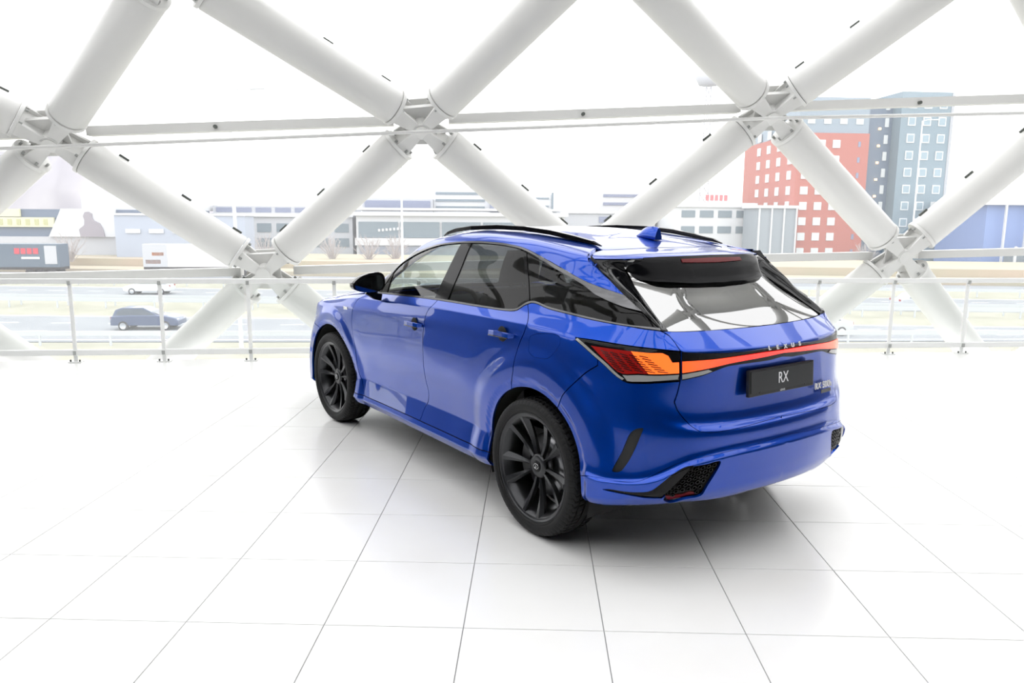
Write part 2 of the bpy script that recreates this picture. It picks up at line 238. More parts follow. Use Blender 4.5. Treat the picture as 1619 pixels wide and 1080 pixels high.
CV = {
 'G1':[[2.033,0.69],[2.074,0.495],[2.107,0.253],[2.205,0.094]],
 'G2':[[3.302,0.967],[3.27,0.906],[3.228,0.854],[3.212,0.771],[3.202,0.7],[3.213,0.591],[3.202,0.473],[3.187,0.393],[3.193,0.326],[3.183,0.281],[3.155,0.221],[3.116,0.171],[3.107,0.124]],
 'G3':[[4.266,1.026],[4.29,0.976],[4.328,0.88],[4.312,0.84],[4.293,0.801],[4.277,0.72],[4.268,0.637],[4.244,0.569]],
 'belt_f':[[2.371,0.967],[2.88,0.967],[3.302,0.967]],
 'belt_r':[[3.302,0.967],[3.532,0.968],[3.881,0.967],[4.081,0.969],[4.147,0.974],[4.19,0.985],[4.233,1.013],[4.266,1.026]],
 'belt_q':[[4.265,1.029],[4.283,1.034],[4.46,1.017],[4.643,1.005],[4.793,0.993],[4.996,0.975],[5.151,0.967],[5.308,0.964]],
 'chr_out':[[2.337,0.992],[2.284,1.123],[2.338,1.36],[2.555,1.356],[2.779,1.345],[3.018,1.338],[3.255,1.34],[3.491,1.34],[3.702,1.341],[3.867,1.341],[3.998,1.338],[4.121,1.342],[4.311,1.347],[4.514,1.341],[4.669,1.33],[4.788,1.306],[4.842,1.291],[4.904,1.277],[4.991,1.264],[5.124,1.248]],
 'chr_in':[[2.4,0.988],[2.394,1.08],[2.392,1.184],[2.394,1.282],[2.5,1.311],[2.639,1.319],[2.841,1.317],[3.059,1.322],[3.273,1.325],[3.503,1.325],[3.71,1.326],[3.875,1.325],[3.998,1.323],[4.131,1.327],[4.315,1.329],[4.509,1.314],[4.652,1.3],[4.757,1.265],[4.808,1.201],[4.877,1.175],[4.987,1.144],[5.199,1.095]],
 'garn_out':[[5.27,1.43],[5.226,1.403],[5.05,1.371],[5.064,1.334],[5.124,1.248],[5.205,1.101],[5.263,1.025],[5.324,0.964]],
 'garn_in':[[5.538,1.424],[5.512,1.411],[5.493,1.385],[5.478,1.351],[5.465,1.313],[5.448,1.257],[5.432,1.199],[5.412,1.047],[5.415,0.97]],
 'glass_bot':[[5.412,0.967],[5.559,0.966],[5.674,0.966],[5.843,0.966],[6.038,0.966]],
 'tg_gap':[[5.333,0.962],[5.404,0.943],[5.419,0.896],[5.416,0.848],[5.413,0.798],[5.401,0.764],[5.384,0.729]],
 'tg_seam':[[5.384,0.729],[5.4,0.702],[5.435,0.662],[5.468,0.602],[5.5,0.557],[5.571,0.544],[5.674,0.551],[5.853,0.574],[6.072,0.599]],
 'lamp_top':[[4.731,0.893],[4.807,0.897],[4.885,0.899],[5.007,0.899],[5.139,0.897],[5.293,0.893],[5.414,0.887]],
 'lamp_low':[[4.735,0.885],[4.794,0.87],[4.859,0.852],[4.968,0.822],[5.069,0.786],[5.111,0.776],[5.2,0.78],[5.306,0.788],[5.406,0.793]],
 'bar_top':[[5.426,0.887],[5.519,0.883],[5.606,0.881],[5.685,0.88],[5.766,0.881],[5.92,0.886],[6.064,0.889]],
 'bar_low':[[5.419,0.794],[5.481,0.8],[5.548,0.806],[5.62,0.817],[5.677,0.827],[5.738,0.831],[5.827,0.832],[5.988,0.834]],
 'led_top':[[5.423,0.856],[5.519,0.858],[5.609,0.86],[5.709,0.865],[5.812,0.87],[5.925,0.875],[6.067,0.877]],
 'led_low':[[5.42,0.818],[5.52,0.825],[5.614,0.832],[5.696,0.84],[5.75,0.844],[5.821,0.848],[5.936,0.854]],
 'led_body':[[4.853,0.877],[4.97,0.88],[5.149,0.881],[5.269,0.88],[5.343,0.879],[5.354,0.876],[5.363,0.857],[5.409,0.853]],
 'led_body_low':[[5.407,0.817],[5.363,0.816],[5.314,0.815],[5.194,0.813],[5.066,0.807],[5.007,0.826],[4.936,0.849],[4.853,0.877]],
 'bq_seam':[[4.7,0.619],[4.746,0.674],[4.789,0.721],[4.843,0.767],[4.883,0.793],[4.924,0.814]],
 'val':[[4.94,0.21],[4.993,0.275],[5.043,0.297],[5.102,0.285],[5.146,0.26],[5.187,0.259],[5.234,0.3],[5.296,0.336],[5.352,0.343],[5.412,0.337],[5.474,0.31],[5.529,0.295],[5.661,0.289],[5.831,0.294]],
 'mark':[[5.225,0.558],[5.212,0.558],[5.163,0.535],[5.12,0.469],[5.08,0.369],[5.107,0.37],[5.141,0.403],[5.189,0.472],[5.221,0.537]],
 'slash':[[5.043,0.127],[5.061,0.137],[5.134,0.133],[5.205,0.133],[5.253,0.136],[5.302,0.171],[5.365,0.213],[5.408,0.235],[5.47,0.203]],
 'slash_low':[[5.044,0.12],[5.107,0.105],[5.177,0.089],[5.247,0.061],[5.309,0.047]],
 'vent':[[5.454,0.2],[5.522,0.191],[5.618,0.183],[5.592,0.117],[5.554,0.065],[5.529,0.032],[5.432,0.018],[5.341,0.005],[5.314,0.035],[5.328,0.076],[5.391,0.145]],
 'fuel':[[4.372,0.834],[4.377,0.85],[4.416,0.865],[4.516,0.881],[4.586,0.886],[4.62,0.879],[4.632,0.861],[4.618,0.831],[4.587,0.8],[4.564,0.781],[4.488,0.766],[4.421,0.767],[4.386,0.783]],
 'B1':[[3.354,1.314],[3.312,1.216],[3.287,1.105],[3.254,0.975]],
 'B2':[[3.509,1.317],[3.476,1.235],[3.455,1.11],[3.423,0.977]],
 'C1':[[4.11,1.332],[4.157,1.248],[4.207,1.143],[4.248,1.035]],
 'C2':[[4.154,1.321],[4.193,1.237],[4.233,1.146],[4.275,1.042]],
 'SD':[[2.397,1.173],[2.507,0.984]],
 'refl':[[5.327,0.052],[5.408,0.046],[5.482,0.053],[5.495,0.041],[5.428,0.024],[5.34,0.016],[5.327,0.052]],
 'wing':[[5.491,1.369],[5.481,1.334],[5.495,1.309],[5.564,1.315],[5.643,1.327],[5.743,1.332],[5.852,1.332],[5.946,1.334],[6.01,1.335]],
 'plate':[[5.839,0.805],[6.07,0.806],[5.854,0.739]],
 'archF':[[1.147,0.025],[1.149,0.062],[1.145,0.093],[1.143,0.129],[1.144,0.167],[1.147,0.205],[1.153,0.241],[1.162,0.276],[1.172,0.31],[1.185,0.343],[1.2,0.375],[1.216,0.404],[1.234,0.431],[1.255,0.456],[1.277,0.48],[1.301,0.502],[1.327,0.523],[1.355,0.542],[1.384,0.558],[1.414,0.572],[1.445,0.583],[1.477,0.591],[1.509,0.597],[1.543,0.599],[1.576,0.599],[1.61,0.597],[1.644,0.591],[1.678,0.584],[1.711,0.574],[1.743,0.562],[1.774,0.548],[1.804,0.532],[1.833,0.513],[1.86,0.493],[1.886,0.471],[1.91,0.448],[1.932,0.422],[1.952,0.394],[1.97,0.364],[1.986,0.331],[1.999,0.295],[2.009,0.257],[2.018,0.218],[2.023,0.184],[2.026,0.156],[2.027,0.127],[2.025,0.096],[2.02,0.046]],
 'archR':[[3.995,0.011],[3.988,0.047],[3.984,0.089],[3.982,0.122],[3.983,0.151],[3.986,0.18],[3.991,0.212],[3.999,0.251],[4.01,0.289],[4.022,0.325],[4.037,0.358],[4.055,0.39],[4.074,0.418],[4.095,0.445],[4.118,0.469],[4.143,0.491],[4.169,0.511],[4.197,0.529],[4.226,0.544],[4.256,0.558],[4.287,0.569],[4.319,0.578],[4.352,0.585],[4.385,0.59],[4.418,0.593],[4.452,0.593],[4.485,0.591],[4.518,0.586],[4.551,0.579],[4.583,0.569],[4.614,0.556],[4.645,0.541],[4.674,0.523],[4.703,0.504],[4.73,0.483],[4.756,0.461],[4.78,0.439],[4.801,0.417],[4.821,0.394],[4.838,0.367],[4.853,0.331],[4.864,0.27],[4.873,0.192],[4.882,0.138],[4.889,0.091],[4.894,0.063],[4.896,0.029],[4.874,-0.06]],
 'lipF':[[1.075,0.108],[1.076,0.151],[1.081,0.195],[1.087,0.237],[1.095,0.279],[1.107,0.319],[1.119,0.358],[1.134,0.395],[1.152,0.429],[1.172,0.461],[1.194,0.492],[1.219,0.522],[1.246,0.55],[1.276,0.576],[1.307,0.6],[1.34,0.62],[1.374,0.638],[1.409,0.652],[1.446,0.663],[1.483,0.67],[1.521,0.673],[1.56,0.674],[1.599,0.67],[1.638,0.664],[1.677,0.656],[1.715,0.645],[1.752,0.631],[1.789,0.615],[1.824,0.597],[1.858,0.577],[1.89,0.554],[1.92,0.529],[1.949,0.503],[1.975,0.474],[1.999,0.444],[2.02,0.411],[2.039,0.376],[2.055,0.337],[2.068,0.294],[2.079,0.25],[2.087,0.204],[2.091,0.17],[2.093,0.138],[2.092,0.105]],
 'lipR':[[3.911,0.107],[3.91,0.141],[3.913,0.175],[3.918,0.212],[3.926,0.257],[3.937,0.302],[3.951,0.344],[3.968,0.383],[3.987,0.42],[4.009,0.453],[4.033,0.484],[4.06,0.513],[4.088,0.539],[4.119,0.562],[4.151,0.583],[4.185,0.601],[4.22,0.618],[4.256,0.632],[4.293,0.643],[4.331,0.653],[4.37,0.66],[4.41,0.664],[4.449,0.666],[4.489,0.664],[4.528,0.66],[4.566,0.652],[4.604,0.642],[4.641,0.629],[4.677,0.612],[4.713,0.592],[4.747,0.57],[4.78,0.544],[4.811,0.518],[4.84,0.494],[4.866,0.471],[4.89,0.449],[4.911,0.426],[4.929,0.401],[4.943,0.369],[4.953,0.305],[4.959,0.171],[4.969,0.1],[4.979,0.06],[4.985,0.014]],
}
# ---------------------------------------------------------------- car materials
paint = mat('blue_paint', (.0004,.050,.40), .33, .84, 1.0, cr=.012, cior=1.5); paint.node_tree.nodes['Principled BSDF'].inputs['Specular IOR Level'].default_value = 0
gloss = mat('gloss_black', (.005,.005,.006), .05, 0, 0, ior=1.27); wingm = mat('wing_black', (.004,.004,.005), .22, 0, 0, ior=1.18)
satin = mat('satin_black', (.012,.012,.013), .42)
black = mat('matt_black', (.006,.006,.006), .8)
chrome = mat('dark_chrome', (.13,.13,.135), .22, 1.0)
bright = mat('bright_chrome', (.75,.76,.78), .12, 1.0)
rubber = mat('tyre_rubber', (.006,.006,.0065), .6, ior=1.35)
rimm = mat('rim_grey', (.035,.036,.039), .30, .75, .3, cr=.2)
discm = mat('brake_steel', (.25,.25,.26), .35, 1.0)
clear = glassy('clear_glass', (.80,.86,.84), 1.40)
dark_glass = glassy('privacy_glass', (.13,.14,.15), 1.28)
rear_glass = glassy('rear_privacy_glass', (.035,.037,.04), 4.2)
cabin = mat('cabin_black', (.02,.02,.022), .75)
seatm = mat('seat_leather', (.028,.028,.030), .5)
lampsmoke = mat('smoked_lens', (.02,.004,.004), .08, 0, 1.0)
lampgrey = mat('grey_lens', (.28,.28,.27), .18, 0, 1.0)
lampred = mat('red_lens', (.20,.004,.004), .1, 0, 1.0, em=(1,.03,.01), es=.10)
ledred = mat('lit_red_led', (.6,.01,.0), .25, 0, .6, em=(1,.03,.006), es=1.1)
ledorange = mat('lit_orange_led', (.7,.08,.01), .25, 0, .6, em=(1,.17,.025), es=1.15)
reflred = mat('red_reflector', (.12,.002,.004), .35, 0, 0, ior=1.3)
white_letter = mat('white_letter', (.80,.80,.82), .4)
silver = mat('silver_letter', (.62,.64,.66), .25, .9)
plate_m = mat('plate_black', (.018,.019,.021), .35)
def _graded(m, a, b, pos):
    """emission runs along the car's width from amber at the side to red near the middle"""
    nt = m.node_tree; B = nt.nodes['Principled BSDF']; tc = nt.nodes.new('ShaderNodeTexCoord'); sx = nt.nodes.new('ShaderNodeSeparateXYZ')
    ab = nt.nodes.new('ShaderNodeMath'); ab.operation = 'ABSOLUTE'; r = nt.nodes.new('ShaderNodeMapRange'); r.inputs[1].default_value = pos[0]; r.inputs[2].default_value = pos[1]
    mx = nt.nodes.new('ShaderNodeMix'); mx.data_type = 'RGBA'; mx.inputs[6].default_value = (*a,1); mx.inputs[7].default_value = (*b,1)
    nt.links.new(tc.outputs['Object'], sx.inputs[0]); nt.links.new(sx.outputs['Y'], ab.inputs[0]); nt.links.new(ab.outputs[0], r.inputs[0]); nt.links.new(r.outputs[0], mx.inputs[0]); nt.links.new(mx.outputs[2], B.inputs['Emission Color'])
_graded(ledred, (1,.012,.004), (1,.14,.02), (.28,.60))
# ---------------------------------------------------------------- panels trimmed from the body surface
UE, VE = float(UK[-1]), float(VK[-1])
def smooth_curve(pts, step=.03):
    P = np.array(pts, float)
    if len(P) < 3: 
        n = max(1, int(np.linalg.norm(P[1]-P[0])/step)); return [tuple(P[0]+(P[1]-P[0])*i/n) for i in range(n+1)]
    k = np.r_[0, np.cumsum(np.maximum(np.linalg.norm(np.diff(P,axis=0),axis=1),1e-4))]
    n = max(2, int(k[-1]/step)); t = np.unique(np.r_[np.linspace(0,k[-1],n+1)])
    I, Wt = _bas(k, t); Q = np.einsum('nij,ni->nj', P[I], Wt); return [tuple(q) for q in Q]
def C_(name, rev=False, f=None, step=.03):
    c = smooth_curve(CV[name] if isinstance(name,str) else name, step)
    if f: c = [q for q in c if f(q)]
    return c[::-1] if rev else c
def join(*parts):
    out = []
    for p in parts:
        for q in p:
            q = (float(q[0]), float(q[1]))
            if not out or math.hypot(q[0]-out[-1][0], q[1]-out[-1][1]) > .004: out.append(q)
    if math.hypot(out[0][0]-out[-1][0], out[0][1]-out[-1][1]) < .004: out.pop()
    return out
def seg(a, b, step=.03): return smooth_curve([a,b], step)
def area(P): return sum(P[i][0]*P[(i+1)%len(P)][1]-P[(i+1)%len(P)][0]*P[i][1] for i in range(len(P)))/2
def on_seam(q): return q[0] < 1e-6 or q[0] > UE-1e-6 or q[1] > VE-1e-6
def inset(P, g):
    if area(P) < 0: P = P[::-1]
    n = len(P); out = []
    for i in range(n):
        a,b,c = np.array(P[i-1]),np.array(P[i]),np.array(P[(i+1)%n])
        e1 = b-a; e2 = c-b; l1 = np.hypot(*e1) or 1; l2 = np.hypot(*e2) or 1
        n1 = np.array([-e1[1],e1[0]])/l1; n2 = np.array([-e2[1],e2[0]])/l2
        s1 = on_seam(a) and on_seam(b) and (abs(e1[0])<1e-6 or abs(e1[1])<1e-6); s2 = on_seam(b) and on_seam(c) and (abs(e2[0])<1e-6 or abs(e2[1])<1e-6)
        g1 = 0 if s1 else g; g2 = 0 if s2 else g
        d = n1[0]*n2[1]-n1[1]*n2[0]
        if abs(d) < .15: o = (n1*g1+n2*g2)/2 if (g1 and g2) or not (g1 or g2) else n1*g1+n2*g2
        else: o = np.array([(g1*n2[1]-g2*n1[1])/d, (g2*n1[0]-g1*n2[0])/d])
        l = np.hypot(*o)
        if l > 3*g: o = o*3*g/l
        q = b+o; q = (min(max(q[0],0),UE), min(max(q[1],float(VK[0])),VE)); out.append(q)
    return out
def inside(P, X):
    X = np.asarray(X); r = np.zeros(len(X), bool); n = len(P)
    for i in range(n):
        (x0,y0),(x1,y1) = P[i],P[(i+1)%n]
        if y0 == y1: continue
        c = ((y0 > X[:,1]) != (y1 > X[:,1])) & (X[:,0] < (x1-x0)*(X[:,1]-y0)/(y1-y0)+x0); r ^= c
    return r
def panel(name, parent, poly, m, sides='LR', holes=(), step=.03, gap=.0028, lift=0., depth=.014, vstep=None, joined=False, fit=False):
    """trim the body surface with a polygon in its own (u,v); sides 'L','R','LR' (two objects) or joined=True (one object across the centre)"""
    P = inset(poly, gap); HS = [inset(h, -.001)[::-1] for h in holes]
    us = [q[0] for q in P]; vs = [q[1] for q in P]; vstep = vstep or step*.8
    gu, gv = np.meshgrid(np.arange(min(us)+step*.5, max(us), step), np.arange(min(vs)+vstep*.5, max(vs), vstep)); G = np.stack([gu.ravel(), gv.ravel()], 1)
    B = np.array(P+[q for h in HS for q in h]); ok = inside(P, G)
    for h in HS: ok &= ~inside(h, G)
    G = G[ok]
    if len(G):
        keep = np.ones(len(G), bool)
        for b in B: keep &= np.hypot(G[:,0]-b[0], G[:,1]-b[1]) > step*.42
        G = G[keep]
    verts = [Vector(q) for q in P]+[Vector(q) for h in HS for q in h]+[Vector(q) for q in G]
    edges = []; b0 = 0; loops = []
    for L in [P]+HS: edges += [(b0+i, b0+(i+1)%len(L)) for i in range(len(L))]; b0 += len(L)
    ov, oe, of, _1, _2, _3 = delaunay_2d_cdt(verts, edges, [], 0, 1e-7)
    X = np.array([[q.x,q.y] for q in ov]); F = [f for f in of]
    cen = np.array([X[list(f)].mean(0) for f in F]); ok = inside(P, cen)
    for h in HS: ok &= ~inside(h, cen)
    F = [tuple(f) for f,k in zip(F,ok) if k]
    P3 = S(X[:,0], X[:,1]); N = SN(X[:,0], X[:,1]); nl = np.linalg.norm(N,axis=1,keepdims=True); bad = nl[:,0] < .5; N[bad] = (0,0,1)
    sn = X[:,0] > UE-1e-6; N[sn,1] = 0; sn = X[:,0] < 1e-6; N[sn,1] = 0; sn = X[:,1] > VE-1e-6; N[sn,1] = 0
    N /= np.linalg.norm(N,axis=1,keepdims=True)
    if fit:                                    # one clean sheet of glass: low order surface through the trimmed patch
        y, z = P3[:,1], P3[:,2]-1.3; T_ = lambda y,z: np.stack([y*0+1, z, z*z, z**3, y*y, y*y*z, y**4, y**4*z, y**6], 1)
        k = np.linalg.lstsq(T_(y,z), P3[:,0], rcond=None)[0]; P3[:,0] = T_(y,z)@k
        fz = (T_(y,z+1e-4)-T_(y,z-1e-4))@k/2e-4; fy = (T_(y+1e-4,z)-T_(y-1e-4,z))@k/2e-4
        N = np.stack([-np.ones(len(y)), fy, fz], 1); N /= np.linalg.norm(N,axis=1,keepdims=True)
    if callable(lift): P3 = P3+N*np.array([lift(a,b) for a,b in X])[:,None]
    else: P3 = P3+N*lift
    # outward winding
    FF = []
    for f in F:
        n = np.cross(P3[f[1]]-P3[f[0]], P3[f[2]]-P3[f[0]]); FF.append(f if n@N[f[0]] > 0 else f[::-1])
    cnt = {}
    for f in FF:
        for i in range(len(f)): e = (f[i], f[(i+1)%len(f)]); cnt[e] = 1
    rim = [e for e in cnt if (e[1],e[0]) not in cnt and not (on_seam(X[e[0]]) and on_seam(X[e[1]]))]
    def geo(sgn):
        V = P3*np.array([1,sgn,1]); NN = N*np.array([1,sgn,1]); fs = FF if sgn > 0 else [f[::-1] for f in FF]; V = [tuple(v) for v in V]; LN = []
        for f in fs: LN += [tuple(NN[i]) for i in f]
        b = len(V); In = (P3-N*depth)*np.array([1,sgn,1]); fs = list(fs); mp = {}
        for a,c in rim:
            if sgn < 0: a,c = c,a
            for i in (a,c):
                if i not in mp: mp[i] = len(V); V.append(tuple(np.array(V[i]))); V.append(tuple(In[i]))
            q = (mp[c], mp[a], mp[a]+1, mp[c]+1); n = np.cross(np.array(V[q[1]])-np.array(V[q[0]]), np.array(V[q[2]])-np.array(V[q[0]])); n = n/(np.linalg.norm(n) or 1); fs.append(q); LN += [tuple(n)]*4
        return V, fs, LN
    out = []
    sets = [[1,-1]] if joined else [[1] if c == 'L' else [-1] for c in sides]
    for ss in sets:
        V,Fs,LN = [],[],[]
        for sgn in ss:
            v,f,l = geo(sgn); b = len(V); V += v; Fs += [tuple(i+b for i in q) for q in f]; LN += l
        me = D.meshes.new(name); me.from_pydata(V, [], Fs); me.materials.append(m)
        me.polygons.foreach_set('use_smooth', [True]*len(Fs)); me.normals_split_custom_set(LN); me.update(); out.append(link(name, me, parent))
    return out
# ---------------------------------------------------------------- outlines of the panels
SILL = .10
def at_v(v): return lambda q: q[1] > v
arcF = C_('archF', step=.02); arcR = C_('archR', step=.02)
iF = max(range(len(arcF)), key=lambda i: arcF[i][1]); iR = max(range(len(arcR)), key=lambda i: arcR[i][1])
F_fore, F_aft = arcF[:iF+1], arcF[iF:]; R_fore, R_aft = arcR[:iR+1], arcR[iR:]
def arc_between(arc, v0, v1): return [q for q in arc if v0 <= q[1] <= v1]
def arc_u(arc, v):
    return min(arc, key=lambda q: abs(q[1]-v))
g1 = smooth_curve([(2.30,.962),(2.17,.925),(2.085,.865),(2.05,.79)]+CV['G1'][:]); g1 = [q for q in g1 if q[1] > SILL]+[(2.205,SILL)]
g2 = C_('G2'); g2 = [q for q in g2 if q[1] > SILL]+[(3.095,SILL)]
g3 = C_('G3')
aR0 = (arc_u(R_fore,SILL)[0],SILL); aF1 = (arc_u(F_aft,SILL)[0],SILL)
g3b = min(arcR, key=lambda q: math.hypot(q[0]-g3[-1][0], q[1]-g3[-1][1])); jg = arcR.index(g3b)
bq0 = min(arcR, key=lambda q: math.hypot(q[0]-CV['bq_seam'][0][0], q[1]-CV['bq_seam'][0][1])); jb = arcR.index(bq0)
vl0 = min(R_aft, key=lambda q: abs(q[1]-.155)); jv = arcR.index(vl0)
jF = min(range(iF+1), key=lambda i: abs(arcF[i][1]-.55))
ffs = smooth_curve([arcF[jF],(1.13,.66),(1.07,.76),(1.02,.85),(.97,.965)])
POLY = {}
POLY['front_fender'] = join(g1, seg((2.205,SILL),aF1), [q for q in F_aft[::-1] if q[1] > SILL], arcF[jF:iF][::-1], ffs, seg((.97,.965),(2.30,.962)))
POLY['front_door'] = join(g1[::-1], seg((2.205,SILL),(3.095,SILL)), g2[::-1], C_('belt_f',True), seg(CV['belt_f'][0],(2.30,.962)))
POLY['front_door'] = join(g1, seg((2.205,SILL),(3.095,SILL)), g2[::-1], C_('belt_f',True))
POLY['rear_door'] = join(g2, seg((3.095,SILL),aR0), [q for q in arcR[:jg+1] if q[1] > SILL], g3[::-1], C_('belt_r',True))
POLY['side_skirt'] = join(seg(aF1,aR0), [q for q in R_fore[::-1] if q[1] < SILL], seg((arc_u(R_fore,-.05)[0],-.05),(arc_u(F_aft,-.05)[0],-.05)), [q for q in F_aft[::-1] if q[1] < SILL])
lampend = (4.925,.812); LL = C_('lamp_low'); kL = min(range(len(LL)), key=lambda i: math.hypot(LL[i][0]-lampend[0], LL[i][1]-lampend[1]))
TG = C_('tg_gap'); kT = min(range(len(TG)), key=lambda i: abs(TG[i][1]-.887)); kB = min(range(len(TG)), key=lambda i: abs(TG[i][1]-.795))
POLY['rear_quarter_panel'] = join(g3, arcR[jg:jb+1], C_('bq_seam'), LL[:kL+1][::-1], C_('lamp_top'), TG[:kT+1][::-1], C_('belt_q',True))
POLY['rear_bumper'] = join(arcR[jb:jv+1], C_('val'), [(UE,.348)], seg((UE,.348),(UE,.576)), C_('tg_seam',True)[0:], TG[kB:][::-1], LL[kL:][::-1], C_('bq_seam',True))
POLY['bumper_valance'] = join(arcR[jv:], [(arcR[-1][0],-.05)], seg((arcR[-1][0],-.05),(UE,-.05)), seg((UE,-.05),(UE,.348)), C_('val',True))
POLY['tailgate'] = join(TG, C_('tg_seam'), [(UE,.576)], seg((UE,.576),(UE,.966)), C_('glass_bot',True), [(5.36,.965)])
POLY['tail_lamp'] = join(C_('lamp_top'), TG[kT:kB+1], C_('lamp_low',True))
POLY['light_bar'] = join(C_('bar_top'), [(UE,.889)], seg((UE,.889),(UE,.842)), C_('bar_low',True))
POLY['rear_window'] = join(C_('garn_in'), C_('glass_bot'), [(UE,.967)], seg((UE,.967),(UE,1.425)), seg((UE,1.425),(5.62,1.425)))
POLY['pillar_garnish'] = join(C_('garn_out'), [(5.41,.966)], C_('garn_in',True), seg((5.60,1.422),(5.27,1.425)))
POLY['spoiler_lip'] = join(seg((5.262,1.43),(UE,1.43)), seg((UE,1.43),(UE,1.535)), seg((UE,1.535),(5.30,1.535)), seg((5.30,1.535),(5.24,1.50)))
POLY['roof_side'] = join(C_('chr_out'), C_('garn_out',True,lambda q: q[1] > 1.243), seg((5.262,1.43),(5.24,1.50)), seg((5.24,1.50),(5.10,1.53)), seg((5.10,1.53),(.95,1.53)), smooth_curve([(.95,1.53),(1.02,1.43),(1.16,1.32),(1.36,1.21),(1.85,1.09),(2.30,.99)]))
POLY['roof'] = join(seg((0,1.52),(.95,1.53)), seg((.95,1.53),(5.10,1.53)), seg((5.10,1.53),(5.30,1.535)), seg((5.30,1.535),(UE,1.535)), seg((UE,1.535),(UE,VE)), seg((UE,VE),(0,VE)), seg((0,VE),(0,1.52)))
POLY['windscreen'] = join(seg((0,1.215),(1.34,1.215)), smooth_curve([(1.34,1.215),(1.16,1.32),(1.02,1.43),(.95,1.52)]), seg((.95,1.52),(0,1.515)), seg((0,1.515),(0,1.215)))
POLY['bonnet'] = join(seg((0,.975),(.97,.975)), seg((.97,.975),(2.22,.975)), smooth_curve([(2.22,.975),(1.85,1.07),(1.36,1.185)]), seg((1.36,1.185),(0,1.185)), seg((0,1.185),(0,.975)))
POLY['windscreen_cowl'] = join(seg((0,1.185),(1.36,1.185)), seg((1.36,1.185),(1.34,1.215)), seg((1.34,1.215),(0,1.215)), seg((0,1.215),(0,1.185)))
HL = smooth_curve([(.42,.90),(.60,.915),(.80,.925),(.92,.942),(.945,.92),(.93,.87),(.83,.82),(.66,.80),(.50,.81),(.42,.90)])
POLY['headlamp'] = join(HL)
GR = [(0,.885),(.38,.885),(.50,.77),(.52,.62),(.60,.40),(.55,.22),(.40,.12),(0,.12)]
POLY['grille'] = join(seg((0,.12),(0,.885)), *[seg(GR[i],GR[i+1]) for i in range(len(GR)-1)])
POLY['front_bumper'] = join(seg((0,-.05),(0,.12)), *[seg(GR[i+1],GR[i]) for i in range(len(GR)-2,-1,-1)], seg((0,.885),(0,.965)), seg((0,.965),(.97,.965)), ffs[::-1], arcF[:jF+1][::-1], seg((arcF[0][0],-.05),(0,-.05)))
ci = C_('chr_in')
def cross_at(c, pts):
    return min(range(len(c)), key=lambda i: math.hypot(c[i][0]-pts[0], c[i][1]-pts[1]))
b1,b2,c1,c2,sd = C_('B1'),C_('B2'),C_('C1'),C_('C2'),C_('SD')
bel = [(q[0],q[1]+.010) for q in C_('belt_f')+C_('belt_r')]
k1,k2,k3,k4,k0 = cross_at(ci,b1[0]),cross_at(ci,b2[0]),cross_at(ci,c1[0]),cross_at(ci,c2[0]),cross_at(ci,sd[0])
m1,m2,m3,m0 = cross_at(bel,b1[-1]),cross_at(bel,b2[-1]),cross_at(bel,c1[-1]),cross_at(bel,sd[-1])
belq = [(q[0],q[1]+.010) for q in C_('belt_q')]
POLY['front_window'] = join(bel[m0:m1+1], b1[::-1], ci[k0:k1+1][::-1], sd)
POLY['pillar_cover'] = join(bel[m1:m2+1], b2[::-1], ci[k1:k2+1][::-1], b1)
POLY['rear_side_window'] = join(bel[m2:m3+1], c1[::-1], ci[k2:k3+1][::-1], b2)
POLY['mirror_sail'] = join(bel[:m0+1], sd[::-1], ci[:k0+1][::-1])
go = [q for q in C_('garn_out') if q[1] < 1.09]
POLY['quarter_window'] = join(belq[:-1], go[::-1], ci[k4:][::-1], c2)
POLY['window_divider'] = join(bel[m3:], c2[::-1], ci[k3:k4+1][::-1], c1)
POLY['window_moulding'] = join(C_('chr_out'), C_('garn_out',False,lambda q: 1.09 < q[1] < 1.243), ci[::-1])
bl = C_('belt_f')+C_('belt_r')+C_('belt_q')
POLY['belt_moulding'] = join(bl, [(q[0],q[1]+.012) for q in bl[::-1]])
